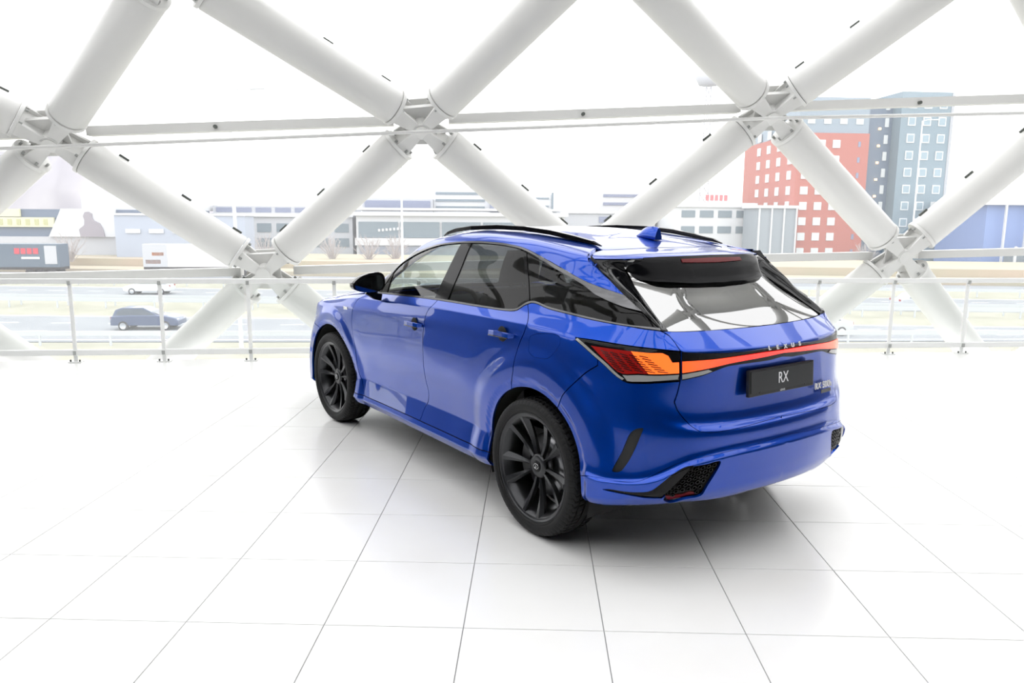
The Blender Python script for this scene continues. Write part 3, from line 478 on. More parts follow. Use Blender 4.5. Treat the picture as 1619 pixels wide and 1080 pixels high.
# ---------------------------------------------------------------- wheel
def arc_pts(cx, cy, r, a0, a1, n): return [(cx+r*math.cos(a0+(a1-a0)*i/(n-1)), cy+r*math.sin(a0+(a1-a0)*i/(n-1))) for i in range(n)]
def make_wheel():
    """left wheel, axle along y, outer face towards +y, centre at the origin; returns (name, mesh) pairs"""
    out = []
    # tyre with tread grooves and sidewall ridges
    prof = [(.298,.092),(.303,.103),(.308,.1095),(.3125,.1115),(.316,.1105),(.325,.1155),(.332,.1170),(.340,.1175),(.352,.1155),(.362,.110),(.3715,.1010),(.3785,.088),
            (.3820,.0700),(.3735,.0685),(.3735,.0605),(.3828,.0590),(.3838,.0300),(.3740,.0290),(.3740,.0190),(.3840,.0180),(.3840,-.0180),(.3740,-.0190),(.3740,-.0290),(.3838,-.0300),(.3828,-.0590),(.3735,-.0605),(.3735,-.0685),(.3820,-.0700),
            (.3785,-.088),(.3715,-.101),(.350,-.1155),(.325,-.1165),(.305,-.108),(.298,-.092)]
    n = 288; V = []; F = []
    for k in range(n):
        a = 2*math.pi*k/n; lat = (k % 4) == 0
        for r,t in prof:
            aa = a; rr = r
            if r > .3715:
                aa = a+.055*abs(t)/.09
                if lat and r > .3745 and abs(t) > .018: rr = r-.0055
            elif r > .350 and lat and t > 0: rr = r-.002
            V.append((rr*math.cos(aa), t, rr*math.sin(aa)))
    m = len(prof)
    for k in range(n):
        for i in range(m-1): F.append((k*m+i, k*m+i+1, ((k+1)%n)*m+i+1, ((k+1)%n)*m+i))
    b = MB(); b.add(V, F, 0, True); me = b.mesh('tyre', rubber); me.polygons.foreach_set('use_smooth', [False]*len(me.polygons)); out.append(('tyre', me))
    # rim barrel and lip
    b = MB(); b.lathe([(.290,-.10),(.252,-.09),(.248,.03),(.262,.070),(.274,.0865),(.279,.092),(.2815,.0935),(.285,.092),(.2925,.1005),(.299,.1055),(.3035,.1040),(.3045,.098),(.298,.088),(.28,.055),(.27,.0),(.290,-.10)], 96)
    out.append(('rim_barrel', b.mesh('rim_barrel', rimm)))
    # ten blades in five pairs, each a folded tapering blade
    for p in range(5):
        b = MB(); ca = math.radians(56+72*p)
        for s in (-1,1):
            rings = []
            for i in range(9):
                t = i/8; r = .050+(.280-.050)*t; a = ca+s*math.radians(15.5*(.95+.05*t))
                w = .0065+.0205*t**1.15; y = .050+.040*t-.012*math.sin(math.pi*t); tw = s*.010*t
                er = Vector((math.cos(a),0,math.sin(a))); et = Vector((-math.sin(a),0,math.cos(a)))
                c = er*r
                rings.append([c+et*(-w)+Vector((0,y-.004+tw,0)), c+et*(-w*.15)+Vector((0,y+.006,0)), c+et*w+Vector((0,y-.006-tw,0)), c+et*(w*.75)+Vector((0,y-.030,0)), c+et*(-w*.75)+Vector((0,y-.030,0))])
            b.loft(rings, 0, False)
        out.append(('twin_spoke', b.mesh('twin_spoke', rimm, .0012)))
    b = MB(); b.lathe([(.0,.03),(.066,.03),(.070,.045),(.064,.055),(.040,.060),(.036,.058),(.034,.058),(0,.058)], 40); 
    for k in range(5):
        a = math.radians(20+72*k); b.tube([(.053*math.cos(a),.045,.053*math.sin(a)),(.053*math.cos(a),.056,.053*math.sin(a))], .009, 6)
    out.append(('hub', b.mesh('hub', rimm)))
    b = MB(); b.lathe([(0,.0635),(.024,.063),(.0315,.061),(.033,.058)], 40); out.append(('centre_cap', b.mesh('centre_cap', gloss)))
    b = MB(); rg = [(.020*math.cos(a)*1.0,.0650,.0145*math.sin(a)) for a in [2*math.pi*k/28 for k in range(29)]]; b.tube(rg, .0014, 6, caps=False)
    b.tube([(.006,.0650,.012),(-.004,.0650,-.004),(.002,.0650,-.007),(.012,.0650,-.007)], .0016, 6); out.append(('cap_emblem', b.mesh('cap_emblem', bright)))
    b = MB(); b.lathe([(.07,-.02),(.172,-.02),(.172,-.005),(.07,-.005),(.07,-.02)], 56); b.lathe([(0,-.01),(.072,-.01),(.075,.02),(0,.03)], 30); out.append(('brake_disc', b.mesh('brake_disc', discm)))
    b = MB(); 
    for sg in (1,): b.loft([[Vector((r*math.cos(a), y, r*math.sin(a))) for r,y in ((.112,-.035),(.19,-.035),(.19,.022),(.112,.022))] for a in [math.radians(-32+8*i) for i in range(9)]], 0, False)
    out.append(('brake_caliper', b.mesh('brake_caliper', satin, .003)))
    b = MB(); b.lathe([(0,-.085),(.23,-.085),(.23,-.08),(0,-.08)], 32); out.append(('wheel_back', b.mesh('wheel_back', black)))
    return out
def build_car():
    car = empty('car'); tag(car, 'blue SUV parked on the tiled hall floor, seen from its left rear', 'car')
    pn = lambda name, key=None, m=paint, **k: panel(name, car, POLY[key or name], m, **k)
    pn('front_fender', step=.024); pn('front_door', step=.026); pn('rear_door', step=.018)
    pn('side_skirt', step=.035, vstep=.02)
    fuel = join(C_('fuel', step=.02))
    pn('rear_quarter_panel', sides='L', holes=[fuel], step=.024, vstep=.018); pn('rear_quarter_panel', sides='R', step=.03)
    panel('fuel_flap', car, fuel, paint, 'L', step=.03, gap=.0045)
    mark = join(C_('mark', step=.015)); vent = join(C_('vent', step=.02)); slash = join(C_('slash',step=.02), C_('slash_low',True,step=.02))
    pn('rear_bumper', joined=True, holes=[mark], step=.024, vstep=.018)
    pn('bumper_valance', joined=True, holes=[vent, slash], step=.024, vstep=.016)
    pn('tailgate', joined=True, step=.024, vstep=.018, lift=lambda u,v: 0.0)
    pn('spoiler_lip', joined=True, step=.03, depth=.03); pn('roof_side', step=.03, vstep=.02); pn('roof', joined=True, step=.05)
    pn('bonnet', joined=True, step=.05); pn('windscreen_cowl', joined=True, m=satin, step=.05); pn('front_bumper', joined=True, holes=[POLY['headlamp']], step=.045)
    pn('grille', joined=True, m=gloss, lift=-.012, step=.05)
    # glass and trim
    pn('windscreen', joined=True, m=clear, step=.05, depth=.004); pn('front_window', m=clear, depth=.004, gap=.001, lift=-.004); pn('rear_side_window', m=dark_glass, depth=.004, gap=.001, lift=-.004)
    pn('quarter_window', m=dark_glass, depth=.004, gap=.001, lift=-.004); pn('rear_window', joined=True, m=rear_glass, depth=.004, gap=.001, lift=-.003, fit=True)
    pn('pillar_cover', m=gloss, gap=.001); pn('mirror_sail', m=gloss, gap=.001); pn('window_divider', m=gloss, gap=.0008, step=.02)
    pn('pillar_garnish', m=gloss, gap=.001, step=.025); pn('window_moulding', m=chrome, gap=.0008, lift=.003, step=.015); pn('belt_moulding', m=chrome, gap=.0005, lift=.003, step=.02, vstep=.006)
    # recessed black trims of the bumper
    panel('side_vent', car, mark, satin, 'LR', lift=-.012, gap=-.001, step=.02); panel('valance_vent', car, vent, black, 'LR', lift=-.030, gap=-.003, step=.025); panel('vent_slash', car, slash, gloss, 'LR', lift=-.006, gap=-.001, step=.02)
    # vent mesh
    gm = []
    for r in range(9):
        for c in range(11):
            u0 = 5.30+.034*c+(.017 if r%2 else 0); v0 = .05+.023*r
            w, h = .0125, .0085; q = [(u0-w,v0),(u0-w*.5,v0+h),(u0+w*.5,v0+h),(u0+w,v0),(u0+w*.5,v0-h),(u0-w*.5,v0-h)]
            if inside(inset(vent,.008), np.array(q)).all() and not inside(inset(join(C_('refl',step=.015)),-.010), np.array(q)).any(): gm.append(q)
    for sgn in (1,-1):
        b = MB()
        for q in gm:
            A = np.array(q); pa = S(A[:,0],A[:,1]); nn = SN(A[:,0],A[:,1]); c = pa.mean(0)
            o = (pa-nn*.010); i_ = (c+(pa-c)*.72-nn*.010); k_ = (c+(pa-c)*.72-nn*.026); sc = np.array([1,sgn,1])
            o2 = (c+(pa-c)*1.22-nn*.016)
            V = [tuple(x*sc) for x in o]+[tuple(x*sc) for x in i_]+[tuple(x*sc) for x in k_]+[tuple(x*sc) for x in o2]
            F = [(j,(j+1)%6,6+(j+1)%6,6+j) for j in range(6)]+[(6+j,6+(j+1)%6,12+(j+1)%6,12+j) for j in range(6)]+[(j,(j+1)%6,18+(j+1)%6,18+j) for j in range(6)]
            b.add(V,F)
        o = b.build('vent_mesh', gloss, car); tag(o, kind='stuff')
        rl = join(C_('refl', step=.015))
        panel('rear_reflector', car, rl, reflred, 'L' if sgn > 0 else 'R', lift=-.016, gap=.001, step=.02)
    # lamps
    lm = pn('tail_lamp', m=gloss, lift=.001, gap=.002, step=.03)
    lbr = pn('light_bar', m=gloss, joined=True, lift=.006, gap=.0005, depth=.02, step=.03)[0]
    lb = join(C_('led_body'), [(5.404,.838)], C_('led_body_low'))
    led = join(C_('led_top'), [(UE,.879)], seg((UE,.879),(UE,.862)), C_('led_low',True))
    for i,lo in enumerate(lm):
        sd_ = 'LR'[i]
        # split the body-side light in an evenly lit orange panel and a red louvred part
        fr = [q for q in lb]
        o1 = [q for q in lb if q[0] > 5.17]; ktop = min(o1, key=lambda q: (q[0]-5.17)**2+(q[1]-.881)**2); kbot = min(o1, key=lambda q: (q[0]-5.27)**2+(q[1]-.815)**2)
        top = [q for q in C_('led_body') if q[0] > 5.13]; bot = [q for q in C_('led_body_low') if q[0] > 5.235]
        P1 = join(top, bot, seg(bot[-1], top[0]))
        topl = [q for q in C_('led_body') if q[0] <= 5.13]; botl = [q for q in C_('led_body_low') if q[0] <= 5.235]
        P2 = join(topl, seg(top[0], bot[-1]), botl)
        panel('lit_panel', lo, P1, ledorange, sd_, lift=.0035, gap=.0005, depth=.003, step=.025)
        panel('louvre_panel', lo, P2, lampred, sd_, lift=.003, gap=.0005, depth=.003, step=.025)
        # dark louvres over the red part
        b = MB(); sgn = 1 if sd_ == 'L' else -1
        for cidx in range(5):
            for r in range(8):
                v0 = .872-.0075*r-.002; u0 = 4.93+.066*cidx+.017*r
                q = np.array([(u0,v0),(u0+.052,v0-.0035),(u0+.058,v0-.0065),(u0+.004,v0-.003)])
                if inside(P2+[], q).all() or inside(P1, q[1:2]).all() and cidx > 2:
                    pa = S(q[:,0],q[:,1]); nn = SN(q[:,0],q[:,1]); sc = np.array([1,sgn,1]); a_ = (pa+nn*.0045)*sc; c_ = (pa+nn*.0075)*sc
                    V = [tuple(x) for x in a_]+[tuple(x) for x in c_]; b.add(V,[(4,5,6,7),(0,1,5,4),(1,2,6,5),(2,3,7,6),(3,0,4,7)])
        o = b.build('louvre', lampsmoke, lo); tag(o, kind='stuff')
        gl = join([(q[0],q[1]-.004) for q in C_('led_body_low')[::-1] if q[0] > 5.07], [(5.40,.800)], [(q[0],q[1]+.005) for q in C_('lamp_low')[::-1] if q[0] > 5.10])
        panel('grey_lens', lo, gl, lampgrey, sd_, lift=.003, gap=.0005, depth=.003, step=.02)
        ft = [(q[0],q[1]) for q in C_('lamp_low') if q[0] < 5.12]
        panel('lens_edge', lo, join(ft, [(q[0]+.012,q[1]+.008) for q in ft[::-1]]), lampgrey, sd_, lift=.003, gap=.0003, depth=.003, step=.02)
    panel('led_strip', lbr, led, ledred, joined=True, lift=.012, gap=.0005, depth=.004, step=.03)
    gl = join([(q[0],q[1]-.004) for q in C_('led_low') if q[0] < 5.60], [(q[0],q[1]+.004) for q in C_('bar_low',True) if q[0] < 5.60])
    panel('grey_lens', lbr, gl, lampgrey, 'LR', lift=.010, gap=.0003, depth=.003, step=.02)
    for i,ch in enumerate('LEXUS'):
        yy = .125-.0625*i; uu = np.interp(-yy, -S(np.linspace(5.6,UE,60), np.full(60,.888))[:,1], np.linspace(5.6,UE,60)) if yy > 0 else UE
        pt = S(uu, .8862)[0]
        if yy <= 0: pt = S(np.interp(yy, -S(np.linspace(5.6,UE,60), np.full(60,.886))[:,1], np.linspace(5.6,UE,60)), .8862)[0]*np.array([1,-1,1])
        M = frame_m((pt[0]-.0085, yy, pt[2]+.002), (0,-1,0), (.25,0,1)); o = text_obj('tail_letter', ch, .030, M, white_letter, lbr, .0015, bold=.0008, sx=1.2)
    # plate, badges
    pl = MB(); a = S(5.83,.81)[0]; M = frame_m((-2.303,0,.930), (0,-1,0), (.055,0,1))
    pl.box((0,0,0),(.535,.135,.022)); me = pl.mesh('number_plate', satin, .004); me.transform(M); po = link('number_plate', me, car)
    q = MB(); q.box((0,.005,.0125),(.515,.108,.004)); me = q.mesh('plate_face', plate_m, .001); me.transform(M); link('plate_face', me, po)
    text_obj('plate_letter', 'RX', .082, M @ Matrix.Translation((0,.006,.0150)), white_letter, po, .0006, sx=.80)
    text_obj('frame_letter', 'LEXUS', .014, M @ Matrix.Translation((0,-.058,.0112)), white_letter, po, .0006)
    bp = MB()
    for xx in (-.19,.19): bp.tube([(xx,-.05,.012),(xx,-.05,.016)], .004, 8)
    me = bp.mesh('plate_screw', chrome); me.transform(M); link('plate_screw', me, po)
    M = frame_m((-2.262,-.405,.832), (-.28,-.96,0) if False else (.10,-1,0), (.05,0,1)); M = frame_m((-2.279,-.42,.838), (.09,-1,0), (.06,0,1))
    text_obj('model_badge', 'RX 500h', .050, M, white_letter, car, .003, sx=1.0)
    bd = MB(); bd.box((0,0,0),(.105,.020,.004)); me = bd.mesh('drive_badge', chrome, .001); me.transform(M @ Matrix.Translation((.03,-.034,0))); link('drive_badge', me, car)
    # roof rails, fin, spoiler wing
    for sgn in (1,-1):
        xs = [.20,.13,.0,-.2,-.5,-.8,-1.05,-1.25,-1.40,-1.47]; path = []
        for x in xs:
            t = (x+.64)/.86; z = 1.664-.045*max(0,abs(t))**2.2-(.018 if x < -1.2 else 0)*(-x-1.2)/.27; path.append((x, sgn*(.522-.02*abs(t)**2+.012*t), z))
        zs = [1.600,1.622,1.645,1.662,1.672,1.667,1.648,1.622,1.600,1.582]; path = [(p[0],p[1]+sgn*.012,z) for p,z in zip(path,zs)]
        b = MB(); b.rect(path, [.012,.026,.032,.034,.034,.034,.034,.032,.026,.012], [.006,.020,.026,.028,.028,.028,.028,.026,.018,.006]); 
        b.build('roof_rail', gloss, car, .003)
    b = MB(); rings = []
    for t in np.linspace(0,1,9):
        x = -1.245-.165*t; w = .038*math.sin(math.pi*min(1,.18+.62*t))+.006; h = .076*(1-(1-t)**3.2)*(1 if t < .93 else .93); z0 = 1.637-.135*(t*.165)-.006
        rings.append([Vector((x,y*w,z0+zz*h)) for y,zz in ((-1,0),(-.95,.25),(-.62,.62),(-.22,.96),(.22,.96),(.62,.62),(.95,.25),(1,0))])
    b.loft(rings); b.build('roof_fin', paint, car)
    # gloss black wing hanging below the spoiler lip, with the high brake light
    wg = smooth_curve([(5.60,1.416)]+CV['wing']+[(UE,CV['wing'][-1][1]-.003)]); WG = join(wg, seg((UE,CV['wing'][-1][1]-.003),(UE,1.428)), seg((UE,1.428),(5.60,1.424)))
    panel('spoiler_wing', car, WG, wingm, joined=True, lift=lambda u,v: .010+.012*min(1,max(0,(u-5.50)/.2)), gap=.001, step=.02, depth=.04)
    panel('brake_light', car, join(seg((5.84,1.402),(UE,1.400)), seg((UE,1.400),(UE,1.416)), seg((UE,1.416),(5.84,1.414))), reflred, joined=True, lift=.026, gap=.0005, depth=.01)
    # door handles in their cups
    for (hx,hz,L) in ((-.085,1.018,.215),(-1.13,1.085,.225)):
        for sgn in (1,-1):
            yb = .935 if hx > -.5 else .932
            h = empty('door_handle', (hx, sgn*yb, hz), parent=car)
            b = MB(); b.lathe([(0,.006),(.034,.005),(.045,-.002)], 28); me = b.mesh('cup', black)
            if sgn < 0: me.transform(Matrix.Diagonal((1,-1,1,1)))
            link('cup', me, h)
            b = MB(); path = [(-L/2,-.004,0),(-L/2+.02,.020,.002),(-L/4,.031,.004),(L/8,.031,.003),(L/2-.02,.022,0),(L/2,-.002,-.002)]
            b.rect([(p[0],p[1]*sgn,p[2]) for p in path], [.010,.016,.018,.018,.016,.010], [.020,.028,.032,.032,.028,.018]); b.build('grip', paint, h, .004)
            b = MB(); b.rect([(p[0],(p[1]+.006)*sgn,p[2]-.013) for p in path[1:-1]], .010, .006); b.build('grip_trim', chrome, h, .001)
    # mirrors
    for sgn in (1,-1):
        mr = empty('door_mirror', (.48, sgn*.93, 1.20), parent=car)
        b = MB(); rings = []
        for t in np.linspace(0,1,8):
            x = -.075+.20*t; sc = (1-.72*t**2.4); cy = .10+.0*t; cz = .055
            rings.append([Vector((x, sgn*(cy+sc*.125*math.copysign(abs(math.cos(a))**.75,math.cos(a))), cz+sc*(1-.52*((1+math.cos(a))/2)**1.6)*(.092 if math.sin(a)>0 else .072)*math.copysign(abs(math.sin(a))**.75,math.sin(a))-.012*math.cos(a))) for a in [2*math.pi*k/24 for k in range(24)]])
        b.loft(rings); b.build('mirror_housing', gloss, mr)
        b = MB(); b.add([tuple(Vector((-.0765, .5*(p.y+0)+.5*p.y, p.z))*1.0) for p in [Vector((0, sgn*(.10+.110*math.copysign(abs(math.cos(a))**.8,math.cos(a))), .055+(1-.52*((1+math.cos(a))/2)**1.6)*.070*math.copysign(abs(math.sin(a))**.8,math.sin(a))-.012*math.cos(a))) for a in [2*math.pi*k/24 for k in range(24)]]],[tuple(range(24))])
        b.build('mirror_glass', mat('mirror_silver',(.55,.58,.60),.02,1.0) if sgn > 0 else D.materials['mirror_silver'], mr)
        b = MB(); b.rect([(.02,sgn*-.035,-.055),(.02,sgn*.01,-.045),(.03,sgn*.07,.0)], [.05,.05,.06], [.035,.04,.04], (1,0,0)); b.build('mirror_foot', gloss, mr, .006)
    # fender badge
    M = frame_m((1.10,.925,1.005), (-1,0,0), (0,.1,1)); b = MB(); b.box((0,0,0),(.075,.028,.004)); me = b.mesh('fender_badge', bright, .001); me.transform(M); link('fender_badge', me, car)
    pn('headlamp', m=mat('headlamp_lens',(.5,.52,.55),.08,.2,1.0), step=.04, lift=.002)
    # wheel arch liners and dark inner shell
    for ax_, nm in ((AF,'front'),(AR,'rear')):
        for sgn in (1,-1):
            b = MB(); A = [math.radians(-20+220*i/28) for i in range(29)]
            o = [(ax_[0]+.456*math.cos(a), sgn*.905, ax_[1]+.456*math.sin(a)) for a in A]; i_ = [(ax_[0]+.456*math.cos(a), sgn*.52, ax_[1]+.456*math.sin(a)) for a in A]
            b.loft([o,i_], 0, True, False, False); b.add(i_, [tuple(range(len(i_)))]); b.build('arch_liner', black, car)
    b = MB(); uu = np.linspace(0,UE,110); vv = np.concatenate([np.linspace(-.06,.955,30)])
    Ug,Vg = np.meshgrid(uu,vv); P = S(Ug.ravel(),Vg.ravel()); N = SN(Ug.ravel(),Vg.ravel()); Q = P-N*.022
    for sgn in (1,-1):
        F = []
        for j in range(len(vv)-1):
            for i in range(len(uu)-1):
                ids = (j*110+i, j*110+i+1, (j+1)*110+i+1, (j+1)*110+i); c = Q[list(ids)].mean(0)
                if c[1] > .6 and (math.hypot(c[0]-AF[0],c[2]-AF[1]) < .475 or math.hypot(c[0]-AR[0],c[2]-AR[1]) < .475): continue
                F.append(ids)
        b.add([tuple(x*np.array([1,sgn,1])) for x in Q], F, 0, True)
    b.build('inner_shell', black, car)
    b = MB(); b.loft([[(x,y,z0),(x,y,z0+.07)] for y in (-.52,.52) for x,z0 in [(2.2,.24)]],0,False,False,False) if False else None
    b = MB(); V = []
    for y in (-.52,.52):
        for x,z in ((2.2,.25),(-1.6,.25),(-2.22,.385),(-2.22,.42),(-1.6,.36),(2.2,.32)): V.append((x,y,z))
    b.add(V, [tuple(range(6)),tuple(range(6,12))[::-1]]+[(i,(i+1)%6,6+(i+1)%6,6+i) for i in range(6)]); b.bbox((-.93,-.84,.245),(.93,.84,.30)); b.build('underbody', black, car)
    # headliner
    vv = np.linspace(1.36,VE,12); uu = np.linspace(1.3,UE,60); Ug,Vg = np.meshgrid(uu,vv); P = S(Ug.ravel(),Vg.ravel())-SN(Ug.ravel(),Vg.ravel())*.025
    b = MB()
    for sgn in (1,-1): b.add([tuple(x*np.array([1,sgn,1])) for x in P], [(j*60+i,j*60+i+1,(j+1)*60+i+1,(j+1)*60+i) for j in range(11) for i in range(59)], 0, True)
    b.build('headliner', cabin, car)
    # cabin
    b = MB(); b.bbox((-2.05,-.80,.50),(.9,.80,.56)); b.bbox((-2.02,-.62,.56),(-1.45,.62,1.0)); b.build('cabin_floor', cabin, car)
    b = MB(); b.loft([[(x,y,z) for x,z in ((.95,1.05),(.62,1.12),(.42,1.10),(.38,1.0),(.50,.80),(.95,.70))] for y in (-.76,-.3,.0,.3,.76)], 0, True); b.build('dashboard', cabin, car, .012)
    for sgn in (1,-1):
        b = MB(); b.bbox((-1.15,sgn*.76-.03,.66),(.6,sgn*.76+.03,1.15)); b.build('door_card', cabin, car, .01)
    def seat(x, y, w, bench=False):
        s = empty('seat', (x,y,.56), parent=car)
        b = MB(); b.loft([[(X,Y*w,Z) for Y,Z in ((-.5,0),(-.5,.16),(-.38,.20),(0,.17),(.38,.20),(.5,.16),(.5,0))] for X in (-.22,0,.2,.30)]); b.build('seat_cushion', seatm, s, .01)
        b = MB(); b.loft([[(X-.20-.30*t,Y*w*(1-.12*t*t),.10+.62*t) for X,Y in ((-.06,-.5),(.05,-.48),(.02,-.2),(.0,0),(.02,.2),(.05,.48),(-.06,.5),(-.09,0))] for t in (0,.3,.6,.85,1)]); b.build('seat_back', seatm, s, .01)
        for yy in ([0] if not bench else [-.42,.0,.42]):
            b = MB(); b.loft([[(X-.52-.05*t,yy+Y*.27*(1-.30*t*t),.75+.21*t) for X,Y in ((-.05,-.5),(.04,-.5),(.06,0),(.04,.5),(-.05,.5),(-.07,0))] for t in (0,.3,.7,.9,1)])
            b.tube([(-.49,yy-.05,.62),(-.52,yy-.05,.78)],.008,8); b.tube([(-.49,yy+.05,.62),(-.52,yy+.05,.78)],.008,8); b.build('head_restraint', seatm, s, .006)
    seat(.02,.37,.52); seat(.02,-.37,.52); seat(-.80,0,1.24,True)
    sw = empty('steering_wheel', (.30,.37,1.03), parent=car); b = MB(); ring = [(.06*math.sin(a)*-1,.185*math.cos(a),.175*math.sin(a)) for a in [2*math.pi*k/32 for k in range(33)]]; b.tube(ring,.016,10,caps=False); b.build('wheel_rim', seatm, sw)
    b = MB(); b.box((.02,0,0),(.05,.14,.11)); b.rect([(.01,-.17,.0),(.01,.17,.0)],.03,.02); b.rect([(.01,0,-.16),(.01,0,0)],.03,.02,(0,1,0)); b.build('wheel_hub', seatm, sw, .006)
    # wheels
    proto = make_wheel()
    def put(x, y, sgn, st=0.0, roll=0.0):
        e = empty('wheel', (x, sgn*y, .384), 0, car); e.rotation_euler = (0, roll, st+(0 if sgn > 0 else math.pi))
        for n_,me in proto: link(n_, me, e)
    put(-1.425,.838,1,0,0); put(1.425,.823,1,.028,math.radians(-31)); put(-1.425,.838,-1,0,.3); put(1.425,.823,-1,.028,.9)
    return car
# ---------------------------------------------------------------- facade frame: s runs along the glass front, d points out of the hall
EV = Vector((-0.50120871,-0.86532643,0)); NV = Vector((0.86532643,-0.50120871,0)); OV = Vector((5.09295,1.56455,0))
def FP(s, d, z=0): return OV+EV*s+NV*d+Vector((0,0,z))
RZ = math.atan2(EV.y, EV.x)
R3 = Matrix(((EV.x,NV.x,0),(EV.y,NV.y,0),(0,0,1)))           # columns: along, outward, up (note: right handed with -z flipped is fine for boxes)
def fbox(b, s0,s1,d0,d1,z0,z1, mi=0):
    v = [FP(s,d,z) for s in (s0,s1) for d in (d0,d1) for z in (z0,z1)]
    return b.add(v, [(0,1,3,2),(4,6,7,5),(0,4,5,1),(2,3,7,6),(0,2,6,4),(1,5,7,3)], mi)
white_steel = mat('white_steel', (.73,.73,.715), .42)
steel_dark = mat('bolt_recess', (.10,.11,.10), .6); bolt_m = mat('bolt_steel', (.36,.37,.36), .5)
rail_steel = mat('railing_steel', (.84,.85,.84), .45)
tile_m = noisy(mat('floor_tile', (.80,.80,.79), .22), (.80,.795,.785), (.84,.84,.835), 1.3)
grout_m = mat('grout', (.30,.30,.31), .8)
border_m = mat('floor_border', (.84,.84,.83), .25)
wall_m = mat('hall_wall', (.055,.06,.075), .6)
wall_d = mat('hall_panel', (.02,.022,.03), .35)
pane_m = glassy('facade_glass', (.985,.985,.98), 1.25, .10, (.97,.97,1.0))  # milky film on the panes stands in for the haze outside
infill_m = glassy('railing_glass', (.97,.99,.98), 1.3, .03, (.9,.95,.95))
# ---------------------------------------------------------------- floor of tiles
def clip_poly(P, ok, cut):
    out = []
    for i in range(len(P)):
        a, b = P[i-1], P[i]; A, B = ok(a), ok(b)
        if A != B: out.append(cut(a,b))
        if B: out.append(b)
    return out
def build_floor():
    fl = MB(); fbox(fl, -16,27,-22,.12,-.35,-.006); floor = fl.build('floor', grout_m); tag(floor, kind='structure')
    b = MB(); fbox(b, -16,27,-.70,.12,-.0059,.0); b.build('border_strip', border_m, floor)
    th = -2.21543; t = .6; tj = .6*1.024; o = Vector((-1.06617,1.01846,0)); ei = Vector((math.cos(th),math.sin(th),0)); ej = Vector((math.sin(th),-math.cos(th),0))
    Cm = Vector(CP); M = cam.matrix_world.inverted(); tiles = []
    def dd(p): return (p-OV).dot(NV)
    def cell(i, j, g=.0022):
        q = [o+ei*(t*(a-4))+ej*(tj*b_) for a,b_ in ((i+g/t,j+g/tj),(i+1-g/t,j+g/tj),(i+1-g/t,j+1-g/tj),(i+g/t,j+1-g/tj))]
        lim = -.705
        return clip_poly(q, lambda p: dd(p) < lim, lambda a,b_: a.lerp(b_, (lim-dd(a))/(dd(b_)-dd(a))))
    for i in range(-26,36):
        for j in range(-24,24):
            q = cell(i,j)
            if len(q) < 3: continue
            c = sum(q, Vector())/len(q); s = (c-OV).dot(EV); d = dd(c)
            if not (-16 < s < 27 and -22 < d): continue
            vis = 0
            for p in q+[c]:
                k = M @ p
                if k.z < -.3:
                    u = FPX*k.x/-k.z; v = FPX*k.y/-k.z
                    if abs(u) < 815 and abs(v) < 545: vis = 1
            tiles.append((0 if vis else 1, (c-Cm).length, q))
    tiles.sort(key=lambda x: (x[0],x[1]))
    def prism(b, q):
        n = len(q); top = [tuple(p) for p in q]; top2 = [(p.x,p.y,-.0075) for p in q]
        c = sum(q, Vector())/n; ins = [tuple(p+(c-p).normalized()*.0012) for p in q]; mid = [(p.x,p.y,-.0009) for p in q]
        b.add(ins+mid+top2, [tuple(range(n))]+[(i,(i+1)%n,n+(i+1)%n,n+i)[::-1] for i in range(n)]+[(n+i,n+(i+1)%n,2*n+(i+1)%n,2*n+i)[::-1] for i in range(n)])
    rest = MB()
    for k,(vis,_,q) in enumerate(tiles):
        if k < 300 and not vis: b = MB(); prism(b,q); b.build('tile', tile_m, floor)
        else: prism(rest, q)
    tag(rest.build('tile_field', tile_m, floor), kind='stuff')
    print('tiles', len(tiles), sum(1 for x in tiles if not x[0]))
build_floor()
# ---------------------------------------------------------------- diagrid facade
def rowpt(r, k):
    """node k of row r; even rows sit at s = 3.09+4.24k, odd rows half a bay further"""
    P = {1:(.95,1.08,.6), 2:(3.09,2.83,.1), 3:(5.01,4.43,-1.25), 0:(3.09,-.85,1.1), 4:(3.1,5.7,-3.1), 5:(5.2,6.5,-5.5), 6:(3.1,7.0,-8.2), 7:(5.2,7.2,-11.0), 8:(3.1,7.2,-13.8)}
    if r == 1: s = 5.16+4.21*k; z = 1.165+.0265*(s-5.16); d = .6
    else: s0,z0,d0 = P[r]; s = s0+4.24*k; z = z0+(.052*(s-s0) if r in (2,3) else (.03*(s-s0) if r > 3 else .02*(s-s0))); d = d0
    z = z if r != 1 else z
    return s, d, z
K0, K1 = -4, 5
PTS = {}
for r in range(0,9):
    for k in range(K0,K1+1):
        s,d,z = rowpt(r,k); PTS[(r,k)] = FP(s,d,z)
for k,(s,z) in {-1:(-1.09,2.62), 0:(3.09,2.83), 1:(7.36,3.06)}.items(): PTS[(2,k)] = FP(s,.1,z)
for k,(s,z) in {-1:(1.10,1.055), 0:(5.18,1.18), 1:(9.53,1.275)}.items(): PTS[(1,k)] = FP(s,.6,z)
for k,(s,z) in {-1:(.72,4.12), 0:(5.0,4.47)}.items(): PTS[(3,k)] = FP(s,-1.25,z)
def neighbours(r, k):
    """the two nodes of the next row up that node (r,k) is braced to"""
    if r % 2 == 0: return [(r+1,k-1),(r+1,k)]
    return [(r+1,k),(r+1,k+1)]
